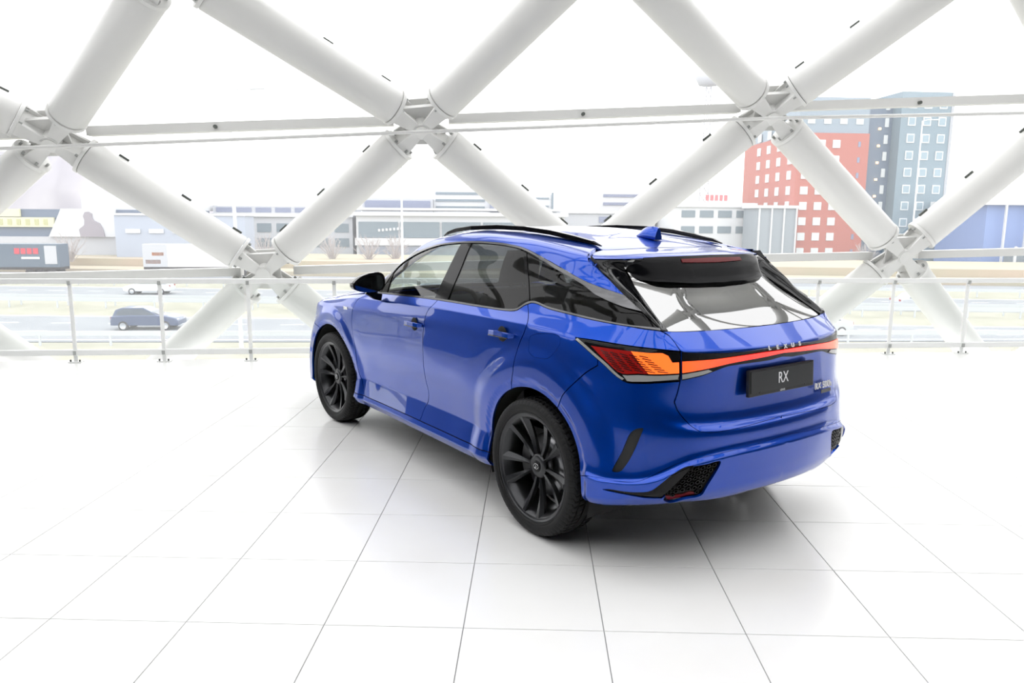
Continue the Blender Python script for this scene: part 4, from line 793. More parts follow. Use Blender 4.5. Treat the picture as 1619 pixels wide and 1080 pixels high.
def build_facade():
    wall = empty('wall_front'); tag(wall, kind='structure'); GAP = .40
    arms = {}
    for (r,k),p in PTS.items():
        if r >= 8: continue
        for q in neighbours(r,k):
            if q in PTS: arms.setdefault((r,k),[]).append((q,1)); arms.setdefault(q,[]).append(((r,k),-1))
    for (r,k),p in sorted(PTS.items()):
        if r >= 8: continue
        for q in neighbours(r,k):
            if q not in PTS: continue
            a, c = p, PTS[q]; t = (c-a).normalized(); L = (c-a).length; R = .215 if r >= 1 else .205
            b = MB(); b.tube([a+t*GAP, a+t*(GAP+.02), a+t*(L-GAP-.02), a+t*(L-GAP)], [R-.012,R,R,R-.012], 28); b.build('tube', white_steel, wall)
            if r in (1,2,3):
                up = Vector((0,0,1)); up = (up-t*up.dot(t)).normalized(); out = NV if False else None
                for f in (.20,.45,.74):
                    m_ = a+t*L*f+up*(R+.010); b = MB(); b.rect([m_-t*.06, m_+t*.06], .034, .030, up); b.build('tube_slot', steel_dark, wall)
    node_i = 0
    for (r,k),ar in sorted(arms.items()):
        if r > 4 or k < -3 or k > 4: continue
        p = PTS[(r,k)]; nn = Vector((0,0,0)); dirs = [((PTS[q]-p).normalized(),s_) for q,s_ in ar]
        ups = [d_ for d_,s_ in dirs if s_ > 0]; dns = [d_ for d_,s_ in dirs if s_ < 0]
        nrm = (ups[0].cross(ups[1]) if len(ups) > 1 else EV.cross(ups[0] if ups else Vector((0,0,1)))).normalized() if ups or dns else NV
        if nrm.dot(NV) < 0: nrm = -nrm
        nd = empty('node', p, 0, wall); inv = Vector(p)
        b = MB(); b.tube([nrm*-.17, nrm*.17], .105, 20); b.tube([nrm*-.185, nrm*-.17], .085, 20)
        b.build('hub', white_steel, nd)
        for d_,s_ in dirs:
            b = MB()
            b.rect([d_*.05, d_*(GAP-.045)], [.045,.075], [.30,.30], nrm)                       # web standing across the shell
            for sg in (-1,1): b.rect([d_*.04+nrm*sg*.15, d_*(GAP-.045)+nrm*sg*.15], [.11,.20], [.030,.030], nrm)
            b.build('arm', white_steel, nd)
            b = MB(); b.tube([d_*(GAP-.044), d_*(GAP-.005)], .222, 28); b.build('flange', white_steel, nd)
            b = MB(); a0 = d_.orthogonal().normalized(); a1 = d_.cross(a0)
            for j in range(6):
                an = 2*math.pi*(j+.5)/6; c = a0*math.cos(an)*.168+a1*math.sin(an)*.168; b.tube([c+d_*(GAP-.085), c+d_*(GAP-.05)], .017, 6, smooth=False)
            o = b.build('bolt', bolt_m, nd); tag(o, kind='stuff')
        for grp,sg in ((ups,1),(dns,-1)):
            if len(grp) == 2:
                u0,u1 = grp; b = MB()
                V = [u0*.06-nrm*.02, u1*.06-nrm*.02, u1*(GAP-.05)-u1.cross(nrm).normalized()*0-nrm*.02, u0*(GAP-.05)-nrm*.02]
                V2 = [v+nrm*.05 for v in V]; b.add(V+V2, [(0,1,2,3),(4,7,6,5),(0,4,5,1),(1,5,6,2),(2,6,7,3),(3,7,4,0)]); b.build('gusset', white_steel, nd)
                # cone-shaped closing plate between two arms
                V = [u0*.10+nrm*.14, u1*.10+nrm*.14, u1*(GAP-.06)+nrm*.16, u0*(GAP-.06)+nrm*.16]; V2 = [v+nrm*.02 for v in V]
                b = MB(); b.add(V+V2, [(0,1,2,3),(4,7,6,5),(0,4,5,1),(1,5,6,2),(2,6,7,3),(3,7,4,0)]); b.build('closing_plate', white_steel, nd)
        # side gussets
        if ups and dns:
            for a_ in (0,1):
                uu = min(ups, key=lambda v: v.dot(EV)*(1 if a_ else -1)*-1); dn = min(dns, key=lambda v: v.dot(EV)*(1 if a_ else -1)*-1)
                b = MB(); V = [uu*.07, dn*.07, dn*.25, uu*.25]; V = [v-nrm*.01 for v in V]; V2 = [v+nrm*.03 for v in V]
                b.add(V+V2, [(0,1,2,3),(4,7,6,5),(0,4,5,1),(1,5,6,2),(2,6,7,3),(3,7,4,0)]); b.build('gusset', white_steel, nd)
    for r in (1,2,3,4,5,6,7):
        for k in range(K0,K1):
            a, c = PTS[(r,k)], PTS[(r,k+1)]; t = (c-a).normalized(); off = NV*.14+Vector((0,0,.055 if r == 2 else (.0 if r != 1 else -.02)))
            b = MB(); b.rect([a+t*.33+off, c-t*.33+off], .16, .105, (0,0,1)); b.build('beam', white_steel, wall)
    b = MB(); pts = [FP(*q) for q in ((-14,-.15,1.90),(-1.554,-.15,2.452),(3.019,-.15,2.704),(7.26,-.15,2.935),(10.6,-.15,3.058),(20,-.15,3.40))]
    for i in range(len(pts)-1): b = MB(); b.tube([pts[i],pts[i+1]], .022, 10); b.build('tie_rod', white_steel, wall)
    for s in (.70,5.05,9.35):
        z = 2.76+.051*(s-.7); b = MB(); b.tube([FP(s,.12,z), FP(s,.20,z)], .022, 10); b.build('beam_knob', steel_dark, wall)
    # glass panes outside the tubes
    def out(p, r): 
        n_ = [(1,.02),(1,.05),(1,.2),(.85,.5),(.6,.8),(.35,.93),(.15,.98),(.02,1),(0,1)][r]; return p+NV*.42*n_[0]+Vector((0,0,.42*n_[1]))
    for r in range(0,8):
        for k in range(K0,K1):
            if r % 2 == 0: T = [((r,k),(r,k+1),(r+1,k))]+[((r+1,k-1),(r+1,k),(r,k))]
            else: T = [((r,k),(r,k+1),(r+1,k+1))]+[((r+1,k),(r+1,k+1),(r,k))]
            for tri in T:
                if not all(q in PTS for q in tri): continue
                V = [out(PTS[q],q[0]) for q in tri]; c = sum(V,Vector())/3; V = [v+(c-v).normalized()*.012 for v in V]
                b = MB(); b.add(V, [(0,1,2)]); b.build('glass_pane', pane_m, wall)
build_facade()
def build_railing():
    rl = empty('railing', FP(0,0)); tag(rl, 'white steel railing with two rails and slim posts along the glass front', 'railing'); O0 = FP(0,0)
    def L(s,d,z): return FP(s,d,z)-O0
    s0, s1, st = -7.1, 17.25, 1.0145; n = 0
    k = -7
    while k <= 16:
        s = k*st
        b = MB(); b.rect([L(s,0,.012), L(s,0,.99)], .042, .014, EV.cross(Vector((0,0,1)))); po = b.build('post', rail_steel, rl)
        b = MB(); v = [L(s+a,c,z) for a in (-.075,.075) for c in (-.045,.045) for z in (0,.012)]; b.add(v, [(0,1,3,2),(4,6,7,5),(0,4,5,1),(2,3,7,6),(0,2,6,4),(1,5,7,3)]); b.build('base_plate', rail_steel, po)
        for a in (-.052,.052):
            b = MB(); b.tube([L(s+a,-.02,.012), L(s+a,-.02,.035)], .010, 8); b.build('bolt', steel_dark, po)
        for z_ in (.945,.115):
            b = MB(); b.box(L(s,-.028,z_), (.03,.03,.045)); b.build('clamp', bolt_m, po)
        if k < 16:
            b = MB(); b.add([L(s+.05,0,.16), L(s+st-.05,0,.16), L(s+st-.05,0,.93), L(s+.05,0,.93)], [(0,1,2,3)]); b.build('infill_pane', infill_m, rl)
        k += 1
    b = MB(); b.rect([L(s0,0,.965), L(s1,0,.965)], .055, .062, (0,0,1)); b.build('top_rail', rail_steel, rl, .012)
    b = MB(); b.rect([L(s0,0,.118), L(s1,0,.118)], .050, .070, (0,0,1)); b.build('bottom_rail', rail_steel, rl, .012)
build_railing()
# ---------------------------------------------------------------- the rest of the hall behind the camera, and dark walls added beside it
def build_hall():
    b = MB(); fbox(b, -16,27,-22,-21.7,0,7.4); w = b.build('wall_back', wall_m); tag(w, kind='structure')
    b = MB()
    for i in range(14): fbox(b, -14.5+3*i, -12.0+3*i, -21.69,-21.55,.9,3.1)
    tag(b.build('dark_panels', wall_d, w), kind='stuff')
    b = MB(); fbox(b, -3.5,-3.2,-22,-.45,0,3.1); tag(b.build('added_wall_left', wall_m), kind='structure')  # unseen partition, added so the doors reflect something dark
    b = MB(); fbox(b, 15,15.3,-22,-3.0,0,6.6); wr = tag(b.build('added_wall_right', wall_m), kind='structure')  # unseen wall, placed and raised to darken reflections in the tail
    for i in range(6):
        b = MB(); fbox(b, 14.94,15.0,-21.4+3.05*i,-18.5+3.05*i,.25,3.1); b.build('wall_panel', wall_d, wr)
    b = MB(); fbox(b, -16,27,-22,-13.5,7.2,7.5); tag(b.build('added_ceiling', wall_m), kind='structure')  # unseen slab added overhead to limit daylight in the hall
build_hall()
# ---------------------------------------------------------------- outside
ZG = -5.8
asphalt = noisy(mat('asphalt', (.2,.2,.2), .9), (.23,.245,.275), (.27,.285,.31), .35, 3, 'Object', (1,1,1))
verge = noisy(mat('verge_grass', (.3,.3,.2), .95), (.31,.305,.24), (.39,.38,.31), .5, 5)
bank = noisy(mat('bank_soil', (.4,.3,.2), .95), (.44,.37,.29), (.38,.36,.27), .12, 4)
field = noisy(mat('ground_far', (.3,.3,.25), .95), (.28,.29,.22), (.36,.34,.27), .05, 4)
linem = mat('road_paint', (.75,.76,.78), .7)
galv = mat('galvanised_rail', (.55,.58,.62), .5, .3)
whitew = mat('white_cladding', (.62,.64,.67), .6); lilac = mat('lilac_glazing', (.20,.23,.34), .3); greyglz = mat('grey_glazing', (.17,.22,.26), .3)
palew = mat('pale_cladding', (.48,.50,.54), .7); bluew = mat('blue_cladding', (.20,.29,.55), .6); darkw = mat('slate_cladding', (.13,.17,.24), .6)
redw = mat('red_render', (.42,.15,.125), .8); tgrey = mat('tower_grey', (.19,.26,.31), .6); tdark = mat('tower_slate', (.125,.17,.235), .5); tblue = mat('tower_blue', (.25,.31,.37), .6)  # tower red and greys paled; distance haze is put into these colours
winw = mat('white_window', (.62,.66,.68), .4); wglass = mat('window_glass', (.25,.34,.40), .15)
def strip(name, a0, a1, m, z, s0=-120, s1=200, n=32, thick=.15):
    V = []; F = []
    for i in range(n+1):
        s = s0+(s1-s0)*i/n
        for a in (a0,a1):
            d = a[0]+a[1]*s
            V += [FP(s,d,ZG+z), FP(s,d,ZG+z-thick)]
    for i in range(n):
        o = i*4; F += [(o,o+2,o+6,o+4),(o+1,o+5,o+7,o+3),(o,o+4,o+5,o+1),(o+2,o+3,o+7,o+6)]
    b = MB(); b.add(V,F); o = b.build(name, m); return o
gr = MB(); fbox(gr, -260,420,2.0,420,ZG-.6,ZG-.12); g_ = gr.build('ground', field); tag(g_, kind='structure')
n1 = (35.3,-.038); r1n = (36.8,-.045); r1f = (46.9,-.128); med = (53.1,-.13); r2n = (56.2,-.14); r2f = (68.6,-.165); vf = (74.5,-.175); far = (88,-.19)
tag(strip('verge_near', (20,-.03), (36.6,-.045), verge, 0), kind='structure')
tag(strip('road_near', r1n, r1f, asphalt, .03), kind='structure')
tag(strip('verge_median', r1f, r2n, verge, .02), kind='structure')
tag(strip('road_far', r2n, r2f, asphalt, .03), kind='structure')
tag(strip('verge_far', r2f, (80,-.18), verge, .02), kind='structure')
tag(strip('road_beyond', (80.05,-.18), (86,-.185), asphalt, .05), kind='structure')
tag(strip('bank', (92,-.19), (112,-.2), bank, 1.6, thick=1.6), kind='structure')
tag(strip('bank_low', (86.05,-.185), (91.9,-.19), bank, .6, thick=.6), kind='structure')
def lines():
    for base, w, m_ in ((r1n,.25,.5),(r1f,.25,-.5),(r2n,.25,.5),(r2f,.25,-.5)):
        tag(strip('edge_line', (base[0]+m_,base[1]), (base[0]+m_+.22,base[1]), linem, .045, thick=.01), kind='structure')
    b = MB()
    for lo,hi in ((r1n,r1f),(r2n,r2f)):
        for f in (.34,.66):
            for i in range(-30,60):
                s = i*4.0; d = (lo[0]*(1-f)+hi[0]*f)+(lo[1]*(1-f)+hi[1]*f)*s; fbox(b, s, s+1.6, d, d+.18, ZG+.03, ZG+.045)
    tag(b.build('lane_dashes', linem), kind='structure')
lines()
def guard(label, a, z=.72):
    g = empty('guard_rail', FP(0,a[0],ZG)); tag(g, label, 'guard rail'); O0 = FP(0,a[0],ZG)
    b = MB(); pa = [FP(s,a[0]+a[1]*s,ZG+z)-O0 for s in range(-110,190,10)]; b.rect(pa, .08, .28, (0,0,1)); b.build('rail_beam', galv, g)
    for s in range(-40,68,4):
        p = FP(s,a[0]+a[1]*s,ZG)-O0; b = MB(); b.rect([p, p+Vector((0,0,z))], .08, .12, EV); b.build('post', galv, g)
guard('long galvanised guard rail nearest to the hall, at the near road edge', (35.6,-.04))
guard('galvanised guard rail of the median, the nearer of the pair', (51.6,-.13)); guard('galvanised guard rail of the median, the farther of the pair', (53.4,-.13),.8)
guard('galvanised guard rail along the far edge of the far road', (70.5,-.168))
def place(o, s, d, z=ZG, rz=0): o.location = FP(s,d,z); o.rotation_euler = (0,0,RZ+rz); return o
tyre_far = mat('far_tyre', (.03,.03,.035), .8); glass_far = mat('far_glass', (.06,.08,.11), .1); headl = mat('far_lamp', (.8,.8,.8), .2); taill = mat('far_tail', (.35,.03,.03), .3)
def small_car(label, s, d, col, face=1, kind='hatch', L=4.3, group=None):
    """face=+1 drives towards +s"""
    c = empty('car'); place(c, s, d, ZG+.04, 0 if face > 0 else math.pi); tag(c, label, 'car', group)
    pm = mat('car_paint', col, .3, .2, .6); h = 1.46 if kind == 'hatch' else 1.42
    low = [(-.5,.32),(-.5,.62),(-.485,.92),(-.30,.98),(.20,.98),(.34,.92),(.47,.78),(.5,.60),(.5,.30)]
    b = MB(); ring = []
    for y,sc,zs in ((-.90,.94,.96),(-.84,1,1),(0,1.0,1.03),(.84,1,1),(.90,.94,.96)):
        ring.append([(x*L*sc, y, .28+(z-.28)*zs) for x,z in low])
    b.loft(ring, 0, True); b.build('body', pm, c, .03)
    up = [(-.47,.92),(-.43,1.32),(-.34,h),(-.02,h),(.20,.98),(.28,.93)] if kind == 'hatch' else [(-.36,.94),(-.27,1.30),(-.16,h),(.04,h),(.22,.98),(.28,.93)]
    b = MB(); b.loft([[(x*L*(1 if abs(y) > .1 else 1.0), y*(1-.16*((z-.92)/.5)), z) for x,z in up] for y in (-.78,-.72,0,.72,.78)], 0, True); b.build('cabin', pm, c, .03)
    for sg in (-1,1):
        b = MB(); q = [(up[0][0]+.045,.97),(up[1][0]+.035,1.27),(up[2][0]+.02,h-.06),(up[3][0]-.01,h-.06),(up[4][0]-.035,.99)]
        V = [(x*L, sg*(.775*(1-.16*((z-.92)/.5))+.012), z) for x,z in q]; V2 = [(x,y-sg*.03,z) for x,y,z in V]; n = len(V)
        b.add(V+V2, [tuple(range(n)),tuple(range(n,2*n))[::-1]]+[(i,(i+1)%n,n+(i+1)%n,n+i) for i in range(n)]); b.build('side_window', glass_far, c)
        for x in (-.31,.31):
            b = MB(); b.lathe([(0,-.11),(.31,-.11),(.33,-.07),(.33,.07),(.31,.11),(0,.11)], 20, (x*L,sg*.80,.29)); b.build('wheel', tyre_far, c)
            b = MB(); b.lathe([(0,.0),(.20,.0),(.21,-.02)], 16, (x*L,sg*.925,.29)); b.build('wheel_cover', galv, c)
    b = MB(); b.loft([[(up[3][0]*L+.03,y,h-.05),(up[4][0]*L+.03,y,1.0)] for y in (-.6,.6)],0,False,False,False); b.build('windscreen', glass_far, c)
    for sg in (-1,1):
        b = MB(); b.box((.478*L,sg*.62,.68),(.10,.30,.12)); b.build('headlamp', headl, c); b = MB(); b.box((-.492*L,sg*.68,.82),(.06,.26,.16)); b.build('tail_light', taill, c)
    return c
small_car('dark blue hatchback on the near carriageway, left of the railing post', -16.3, 43.0, (.05,.08,.17), 1)
small_car('white estate car on the far carriageway at the left', -24.9, 66.6, (.70,.72,.74), -1)
small_car('grey blue hatchback on the far carriageway, just left of the parked SUV nose', 1.5, 61.5, (.16,.20,.28), -1)
small_car('silver saloon on the far carriageway right of the right steel node', 43.8, 51.8, (.50,.53,.60), 1, 'saloon')
small_car('pale silver saloon half hidden behind the SUV tail lamp', 27.9, 38.4, (.62,.64,.66), -1, 'saloon')
small_car('dark grey car parked on the far bank at the right edge', 98, 84, (.07,.075,.08), 1).location.z = ZG+1.0
def truck(label, s, d, L, colr, face=1, logo=None):
    t = empty('lorry'); place(t, s, d, ZG+.1, 0 if face > 0 else math.pi); tag(t, label, 'lorry'); m_ = mat('trailer_side', colr, .5)
    b = MB(); b.bbox((-L/2,-1.25,1.1),(L/2-2.8,1.25,3.9)); tr_ = b.build('trailer_box', m_, t, .03)
    b = MB(); b.bbox((-L/2,-1.2,.8),(L/2-2.6,1.2,1.1)); b.build('chassis', tyre_far, t)
    b = MB(); b.loft([[(x+L/2,y,z) for x,z in ((-2.6,.6),(-2.6,3.6),(-1.9,3.85),(-.45,3.3),(-.15,2.2),(-.05,1.4),(-.05,.6))] for y in (-1.2,-1.15,1.15,1.2)], 0, False); cb = b.build('cab', whitew, t, .04)
    for sg in (-1,1):
        b = MB(); b.bbox((L/2-1.6,sg*1.2-.03,2.0),(L/2-.55,sg*1.2+.03,2.9)); b.build('cab_window', glass_far, t)
        for x in (-L/2+1.0,-L/2+2.3,-L/2+3.6,L/2-3.6,L/2-1.2):
            b = MB(); b.lathe([(0,-.15),(.48,-.15),(.5,-.1),(.5,.1),(.48,.15),(0,.15)], 20, (x,sg*1.05,.48)); b.build('wheel', tyre_far, t)
    if logo:
        for (x0,x1,z0,z1,cm) in logo:
            b = MB(); b.bbox((x0,-1.285,z0),(x1,-1.25,z1)); b.build('side_mark', cm, t)
            b = MB(); b.bbox((x0,1.25,z0),(x1,1.285,z1)); b.build('side_mark', cm, t)
    return t
lred = mat('mark_red', (.55,.05,.08), .6); lwh = mat('mark_white', (.7,.7,.72), .6); lor = mat('mark_orange', (.65,.22,.06), .6)
truck('dark lorry with red and white side graphics at the left edge', -50.8, 88.9, 15.5, (.09,.13,.18), -1,
      [(-5.4,-4.8,2.7,3.4,lred),(-4.65,-4.1,2.7,3.4,lred),(-3.95,-3.4,2.7,3.4,lred),(-3.25,-2.65,2.7,3.4,lred),(-5.5,-3.4,2.1,2.35,lwh),(-.9,.0,2.6,3.5,lred),(-.2,.9,2.1,2.5,lwh),(.4,1.3,2.8,3.4,lwh),(-7.5,-6.1,1.5,3.7,palew)])
truck('white lorry with a grey and orange tail panel seen past the left brace', -27.0, 89.5, 13.0, (.72,.72,.72), 1, [(-6.5,-3.6,1.12,3.88,palew),(-6.2,-4.4,1.5,2.0,lor),(-5.4,-4.0,2.5,2.9,lor)])
def lamp_post(label, s, d, h, z=ZG, lean=0):
    p = empty('street_lamp', FP(s,d,z)); tag(p, label, 'street lamp')
    b = MB(); b.tube([(0,0,0),(0,0,1.2),(0,0,h)], [.13,.11,.07], 10); b.build('pole', whitew, p)
    q = EV*1.2; b = MB(); b.tube([(0,0,h-.02),tuple(q*.5+Vector((0,0,h+.12))),tuple(q+Vector((0,0,h+.15)))], .045, 8); b.build('arm', whitew, p)
    b = MB(); b.rect([q*.9+Vector((0,0,h+.13)), q*1.55+Vector((0,0,h+.16))], .28, .10); b.build('lamp_head', galv, p, .02)
lamp_post('white street lamp at the near verge, beside the left steel node', -7.8, 33.2, 14)
lamp_post('white street lamp in the median, left of the SUV mirror', .1, 52.5, 13.5)
lamp_post('tall white street lamp in front of the grey tower', 54.4, 70, 18)
# ---------------------------------------------------------------- buildings
def window_parts(root, s0, s1, d, z0, z1, cols, rows, w, h, m_frame=winw, m_pane=None, out_=.12, O0=None):
    for i in range(cols):
        for j in range(rows):
            s = s0+(s1-s0)*(i+.5)/cols; z = z0+(z1-z0)*(j+.5)/rows
            b = MB(); v = [FP(s+a,d+c,z+e)-O0 for a in (-w/2,w/2) for c in (-out_,.05) for e in (-h/2,h/2)]; b.add(v, [(0,1,3,2),(4,6,7,5),(0,4,5,1),(2,3,7,6),(0,2,6,4),(1,5,7,3)]); f = b.build('window', m_frame, root)
            if m_pane:
                b = MB(); v = [FP(s+a,d+c,z+e)-O0 for a in (-w*.38,w*.38) for c in (-out_-.03,-out_+.01) for e in (-h*.38,h*.38)]; b.add(v, [(0,1,3,2),(4,6,7,5),(0,4,5,1),(2,3,7,6),(0,2,6,4),(1,5,7,3)]); b.build('pane', m_pane, f)
def prism_part(name, root, foot, z0, z1, m, O0):
    n = len(foot); b = MB(); V = [FP(s,d,z0)-O0 for s,d in foot]+[FP(s,d,z1)-O0 for s,d in foot]
    b.add(V, [tuple(range(n))[::-1], tuple(range(n,2*n))]+[(i,(i+1)%n,n+(i+1)%n,n+i) for i in range(n)]); return b.build(name, m, root)
def root_at(name, s, d, label, cat='building', z=ZG):
    r = empty(name, FP(s,d,z)); tag(r, label, cat); return r, FP(s,d,z)
def rbox(name, root, O0, s0,s1,d0,d1,z0,z1,m):
    return prism_part(name, root, [(s0,d0),(s1,d0),(s1,d1),(s0,d1)], z0, z1, m, O0)
# tower
rt, O0 = root_at('tower_block', 76, 120, 'tall office tower, red left half and slate grey right half, white square windows')
prism_part('red_wing', rt, [(64.3,120),(77.2,120),(77.2,150),(67,150),(66.2,145)], ZG, 16.5, redw, O0)
prism_part('grey_crown', rt, [(64.5,120.3),(77.1,120.3),(77.1,149),(66.4,145)], 16.5, 22.5, tblue, O0)
prism_part('slate_recess', rt, [(77.2,121.5),(82.2,121.5),(82.2,150),(77.2,150)], ZG, 22.5, tdark, O0)
prism_part('grey_wing', rt, [(82.0,119),(91.0,119),(94.3,128),(94.3,150),(82.0,150)], ZG, 23.5, tgrey, O0)
prism_part('glass_corner', rt, [(91.02,118.97),(94.35,127.9),(94.6,128.2),(91.3,118.6)], ZG+4.5, 23.5, winw if False else palew, O0)
window_parts(rt, 64.6, 72.6, 120, -5.2, 16.0, 3, 8, 1.35, 1.35, winw, None, .12, O0)
window_parts(rt, 74.6, 76.3, 120, -5.2, 16.0, 1, 8, .45, .9, lilac, None, .05, O0)
window_parts(rt, 65.2, 76.8, 120.3, 17.0, 20.0, 4, 1, 1.3, .9, winw, None, .12, O0)
window_parts(rt, 82.6, 90.9, 119, -.1, 22.9, 3, 8, 1.4, 1.5, winw, wglass, .12, O0)
window_parts(rt, 80.2, 81.8, 121.5, -.1, 22.9, 1, 8, .7, 1.5, winw, None, .12, O0)
for j in range(9):          # slim windows on the receding red side
    for i in range(4):
        f0 = .12+.22*i; p = Vector((64.3+1.9*f0, 120+25*f0)); z = -4.6+2.66*j
        b = MB(); v = [FP(p.x-.06,p.y-.9+a,z+e)-O0 for a in (0,1.6) for e in (0,1.5)]; v2 = [q+EV*-.1 for q in v]; b.add(v+v2, [(0,1,3,2),(4,6,7,5),(0,2,6,4),(1,5,7,3),(0,4,5,1),(2,3,7,6)]); b.build('slim_window', winw, rt)
lampo = mat('stair_lamp', (.8,.4,.2), .4, em=(1,.55,.25), es=4)
for j in range(6):
    b = MB(); b.box(FP(79.7,121.3,3.0+2.9*j)-O0, (.35,.35,.35)); b.build('stair_light', lampo, rt, .05)
# billboard building at the left
rb, O0 = root_at('billboard_building', -53, 110, 'low slate building at the far left with yellow lettering panels and a large white poster')
rbox('wall', rb, O0, -75,-36,110,125,ZG,2.5,darkw); rbox('roof_hall', rb, O0, -53.5,-36,118,130,2.5,5.2,whitew)
rbox('base_band', rb, O0, -75,-36,109.8,110,ZG,-1.5,palew)
yel = mat('yellow_panel', (.66,.65,.45), .6); ylw = mat('panel_letter', (.46,.47,.26), .6); fig = mat('poster_figure', (.30,.28,.32), .7)
rbox('yellow_sign', rb, O0, -75,-53.8,109.5,109.9,-.1,1.3,yel); rbox('yellow_sign', rb, O0, -75,-58.5,109.5,109.9,1.4,2.5,yel)
b = MB()
for i in range(16): prism = None; o1 = -74+1.25*i; fb_ = [FP(o1+a,109.42+c,.2+e)-O0 for a in (0,.55) for c in (0,.07) for e in (0,.85)]; b.add(fb_, [(0,1,3,2),(4,6,7,5),(0,4,5,1),(2,3,7,6),(0,2,6,4),(1,5,7,3)])
tag(b.build('sign_lettering', ylw, rb), kind='stuff')
prism_part('poster', rb, [(0,0)]*0+[(-52.6,109.3),(-45.0,109.3),(-45.0,109.8),(-52.6,109.8)], -1.5, 2.6, whitew, O0)
b = MB(); V = [FP(-54.6,109.3,-1.5)-O0,FP(-52.6,109.3,-1.5)-O0,FP(-52.6,109.3,2.6)-O0]; V2 = [v+NV*.5 for v in V]; b.add(V+V2,[(0,1,2),(3,5,4),(0,3,4,1),(1,4,5,2),(2,5,3,0)]); b.build('poster', whitew, rb)
b = MB(); T = [(-50.0,-1.5),(-50.2,-.4),(-49.4,.2),(-49.3,1.0),(-49.5,1.5),(-49.2,2.1),(-48.7,2.2),(-48.2,1.9),(-48.2,1.3),(-48.0,.9),(-47.2,.5),(-46.8,-.3),(-46.6,-1.5)]
V = [FP(s,109.1,z)-O0 for s,z in T]; V2 = [v+NV*.2 for v in V]; n = len(T); b.add(V+V2, [tuple(range(n)),tuple(range(n,2*n))[::-1]]+[(i,(i+1)%n,n+(i+1)%n,n+i) for i in range(n)]); b.build('poster_figure', fig, rb)
# blue grey container halls
rc_, O0 = root_at('pale_warehouse', -40, 105, 'pale blue grey warehouse between the poster wall and the left node')
rbox('wall', rc_, O0, -43,-25,104,109.3,ZG,1.7,mat('pale_blue_cladding',(.38,.43,.52),.7)); rbox('roof_edge', rc_, O0, -43.3,-24.8,103.8,109.4,1.7,2.0,whitew)
for i in range(5): rbox('wall_stripe', rc_, O0, -41.5+3.2*i,-39.5+3.2*i,103.8,103.95,-.8,-.2,whitew)
rd, O0 = root_at('long_office', -16, 125, 'long pale office with lilac ribbon windows behind the left node')
rbox('wall', rd, O0, -35.4,-12.2,125,139.5,ZG,3.4,palew); rbox('roof_slab', rd, O0, -35.6,-12,124.5,139.5,1.6,2.2,whitew)
window_parts(rd, -35.2,-12.4,125,2.3,3.2,7,1,2.6,.8,lilac,None,.1,O0); window_parts(rd, -35.2,-12.4,125,-4,1.0,7,2,2.4,1.5,greyglz,None,.1,O0)
re_, O0 = root_at('showroom', 4, 120, 'white showroom with a deep roof slab and grey glass band behind the SUV')
rbox('wall', re_, O0, -11,24,120,135,ZG,2.0,whitew); rbox('roof_slab', re_, O0, -11.5,24.5,119.2,136,1.9,2.5,whitew); rbox('roof_slab', re_, O0, -11.2,24.2,119.6,135,2.8,3.2,whitew)
for i in range(5): rbox('glass_bay', re_, O0, -10.6+6.9*i,-4.1+6.9*i,119.7,119.95,-1.7,.9,greyglz)
rbox('fascia', re_, O0, -11.2,24.2,119.4,119.9,-3.0,-1.8,whitew); rbox('lower_glass', re_, O0, -10.5,23.5,119.7,119.95,ZG,-3.1,mat('lower_glazing',(.26,.29,.36),.4))
b = MB()
for i in range(7): fb_ = [FP(-7.4+.62*i+a,119.6+c,-.7+e+.05*i)-O0 for a in (0,.36) for c in (0,.08) for e in (0,.42)]; b.add(fb_, [(0,1,3,2),(4,6,7,5),(0,4,5,1),(2,3,7,6),(0,2,6,4),(1,5,7,3)])
tag(b.build('sign_lettering', whitew, re_), kind='stuff')
rf, O0 = root_at('terraced_office', 3, 140, 'white three-storey office with dark ribbon windows above the showroom roof')
rbox('wall', rf, O0, -12,1.5,140,150,ZG,5.2,palew); rbox('wall', rf, O0, 1.6,17,142,152,ZG,7.6,whitew)
for j in range(3): rbox('ribbon_window', rf, O0, 2.0,11.6,141.8,141.95,3.4+1.35*j,3.85+1.35*j,greyglz)
rbox('stair_tower', rf, O0, 3.6+9,16.6,141,142,2.8,6.6,lilac)
rbox('ribbon_window', rf, O0, -11.5,1.0,139.8,139.95,3.2,4.8,lilac)
rg, O0 = root_at('roof_box_office', 14, 138, 'pale office with grey frame and two dark bands above the SUV roof')
rbox('wall', rg, O0, 17.2,24.5,140,150,ZG,6.2,whitew)
for j in range(2): rbox('ribbon_window', rg, O0, 17.4,24,139.8,139.95,3.8+1.5*j,4.1+1.5*j,greyglz)
rbox('frame_post', rg, O0, 24.5,24.9,139.5,140,2.4,6.6,greyglz)
rg2, O0 = root_at('haze_hall', -5, 200, 'very pale large hall far behind the offices left of centre'); rbox('wall', rg2, O0, -36,3,200,220,ZG,11.5,whitew)
rh, O0 = root_at('long_shed', 38, 135, 'pale low shed behind the SUV roof, right of the middle brace'); rbox('wall', rh, O0, 26,44,135,145,ZG,2.6,palew); rbox('ribbon_window', rh, O0, 33,43,134.8,134.95,.9,2.0,lilac); rbox('roof_slab', rh, O0, 25.5,44.5,134.6,145,2.6,3.0,whitew)
rh2, O0 = root_at('twin_office', 42, 160, 'small white office with two dark ribbon windows behind the shed'); rbox('wall', rh2, O0, 38,54,160,170,ZG,8.2,whitew)
for j in range(2): rbox('ribbon_window', rh2, O0, 39,48,159.8,159.95,4.6+1.8*j,5.2+1.8*j,lilac)
ri, O0 = root_at('sign_office', 54, 125, 'white office with a small red roof sign, left of the red tower')
rbox('wall', ri, O0, 44.6,59.5,125,140,ZG,4.6,whitew); rbox('roof_slab', ri, O0, 44.2,59.8,124.6,140,3.8,4.4,whitew)
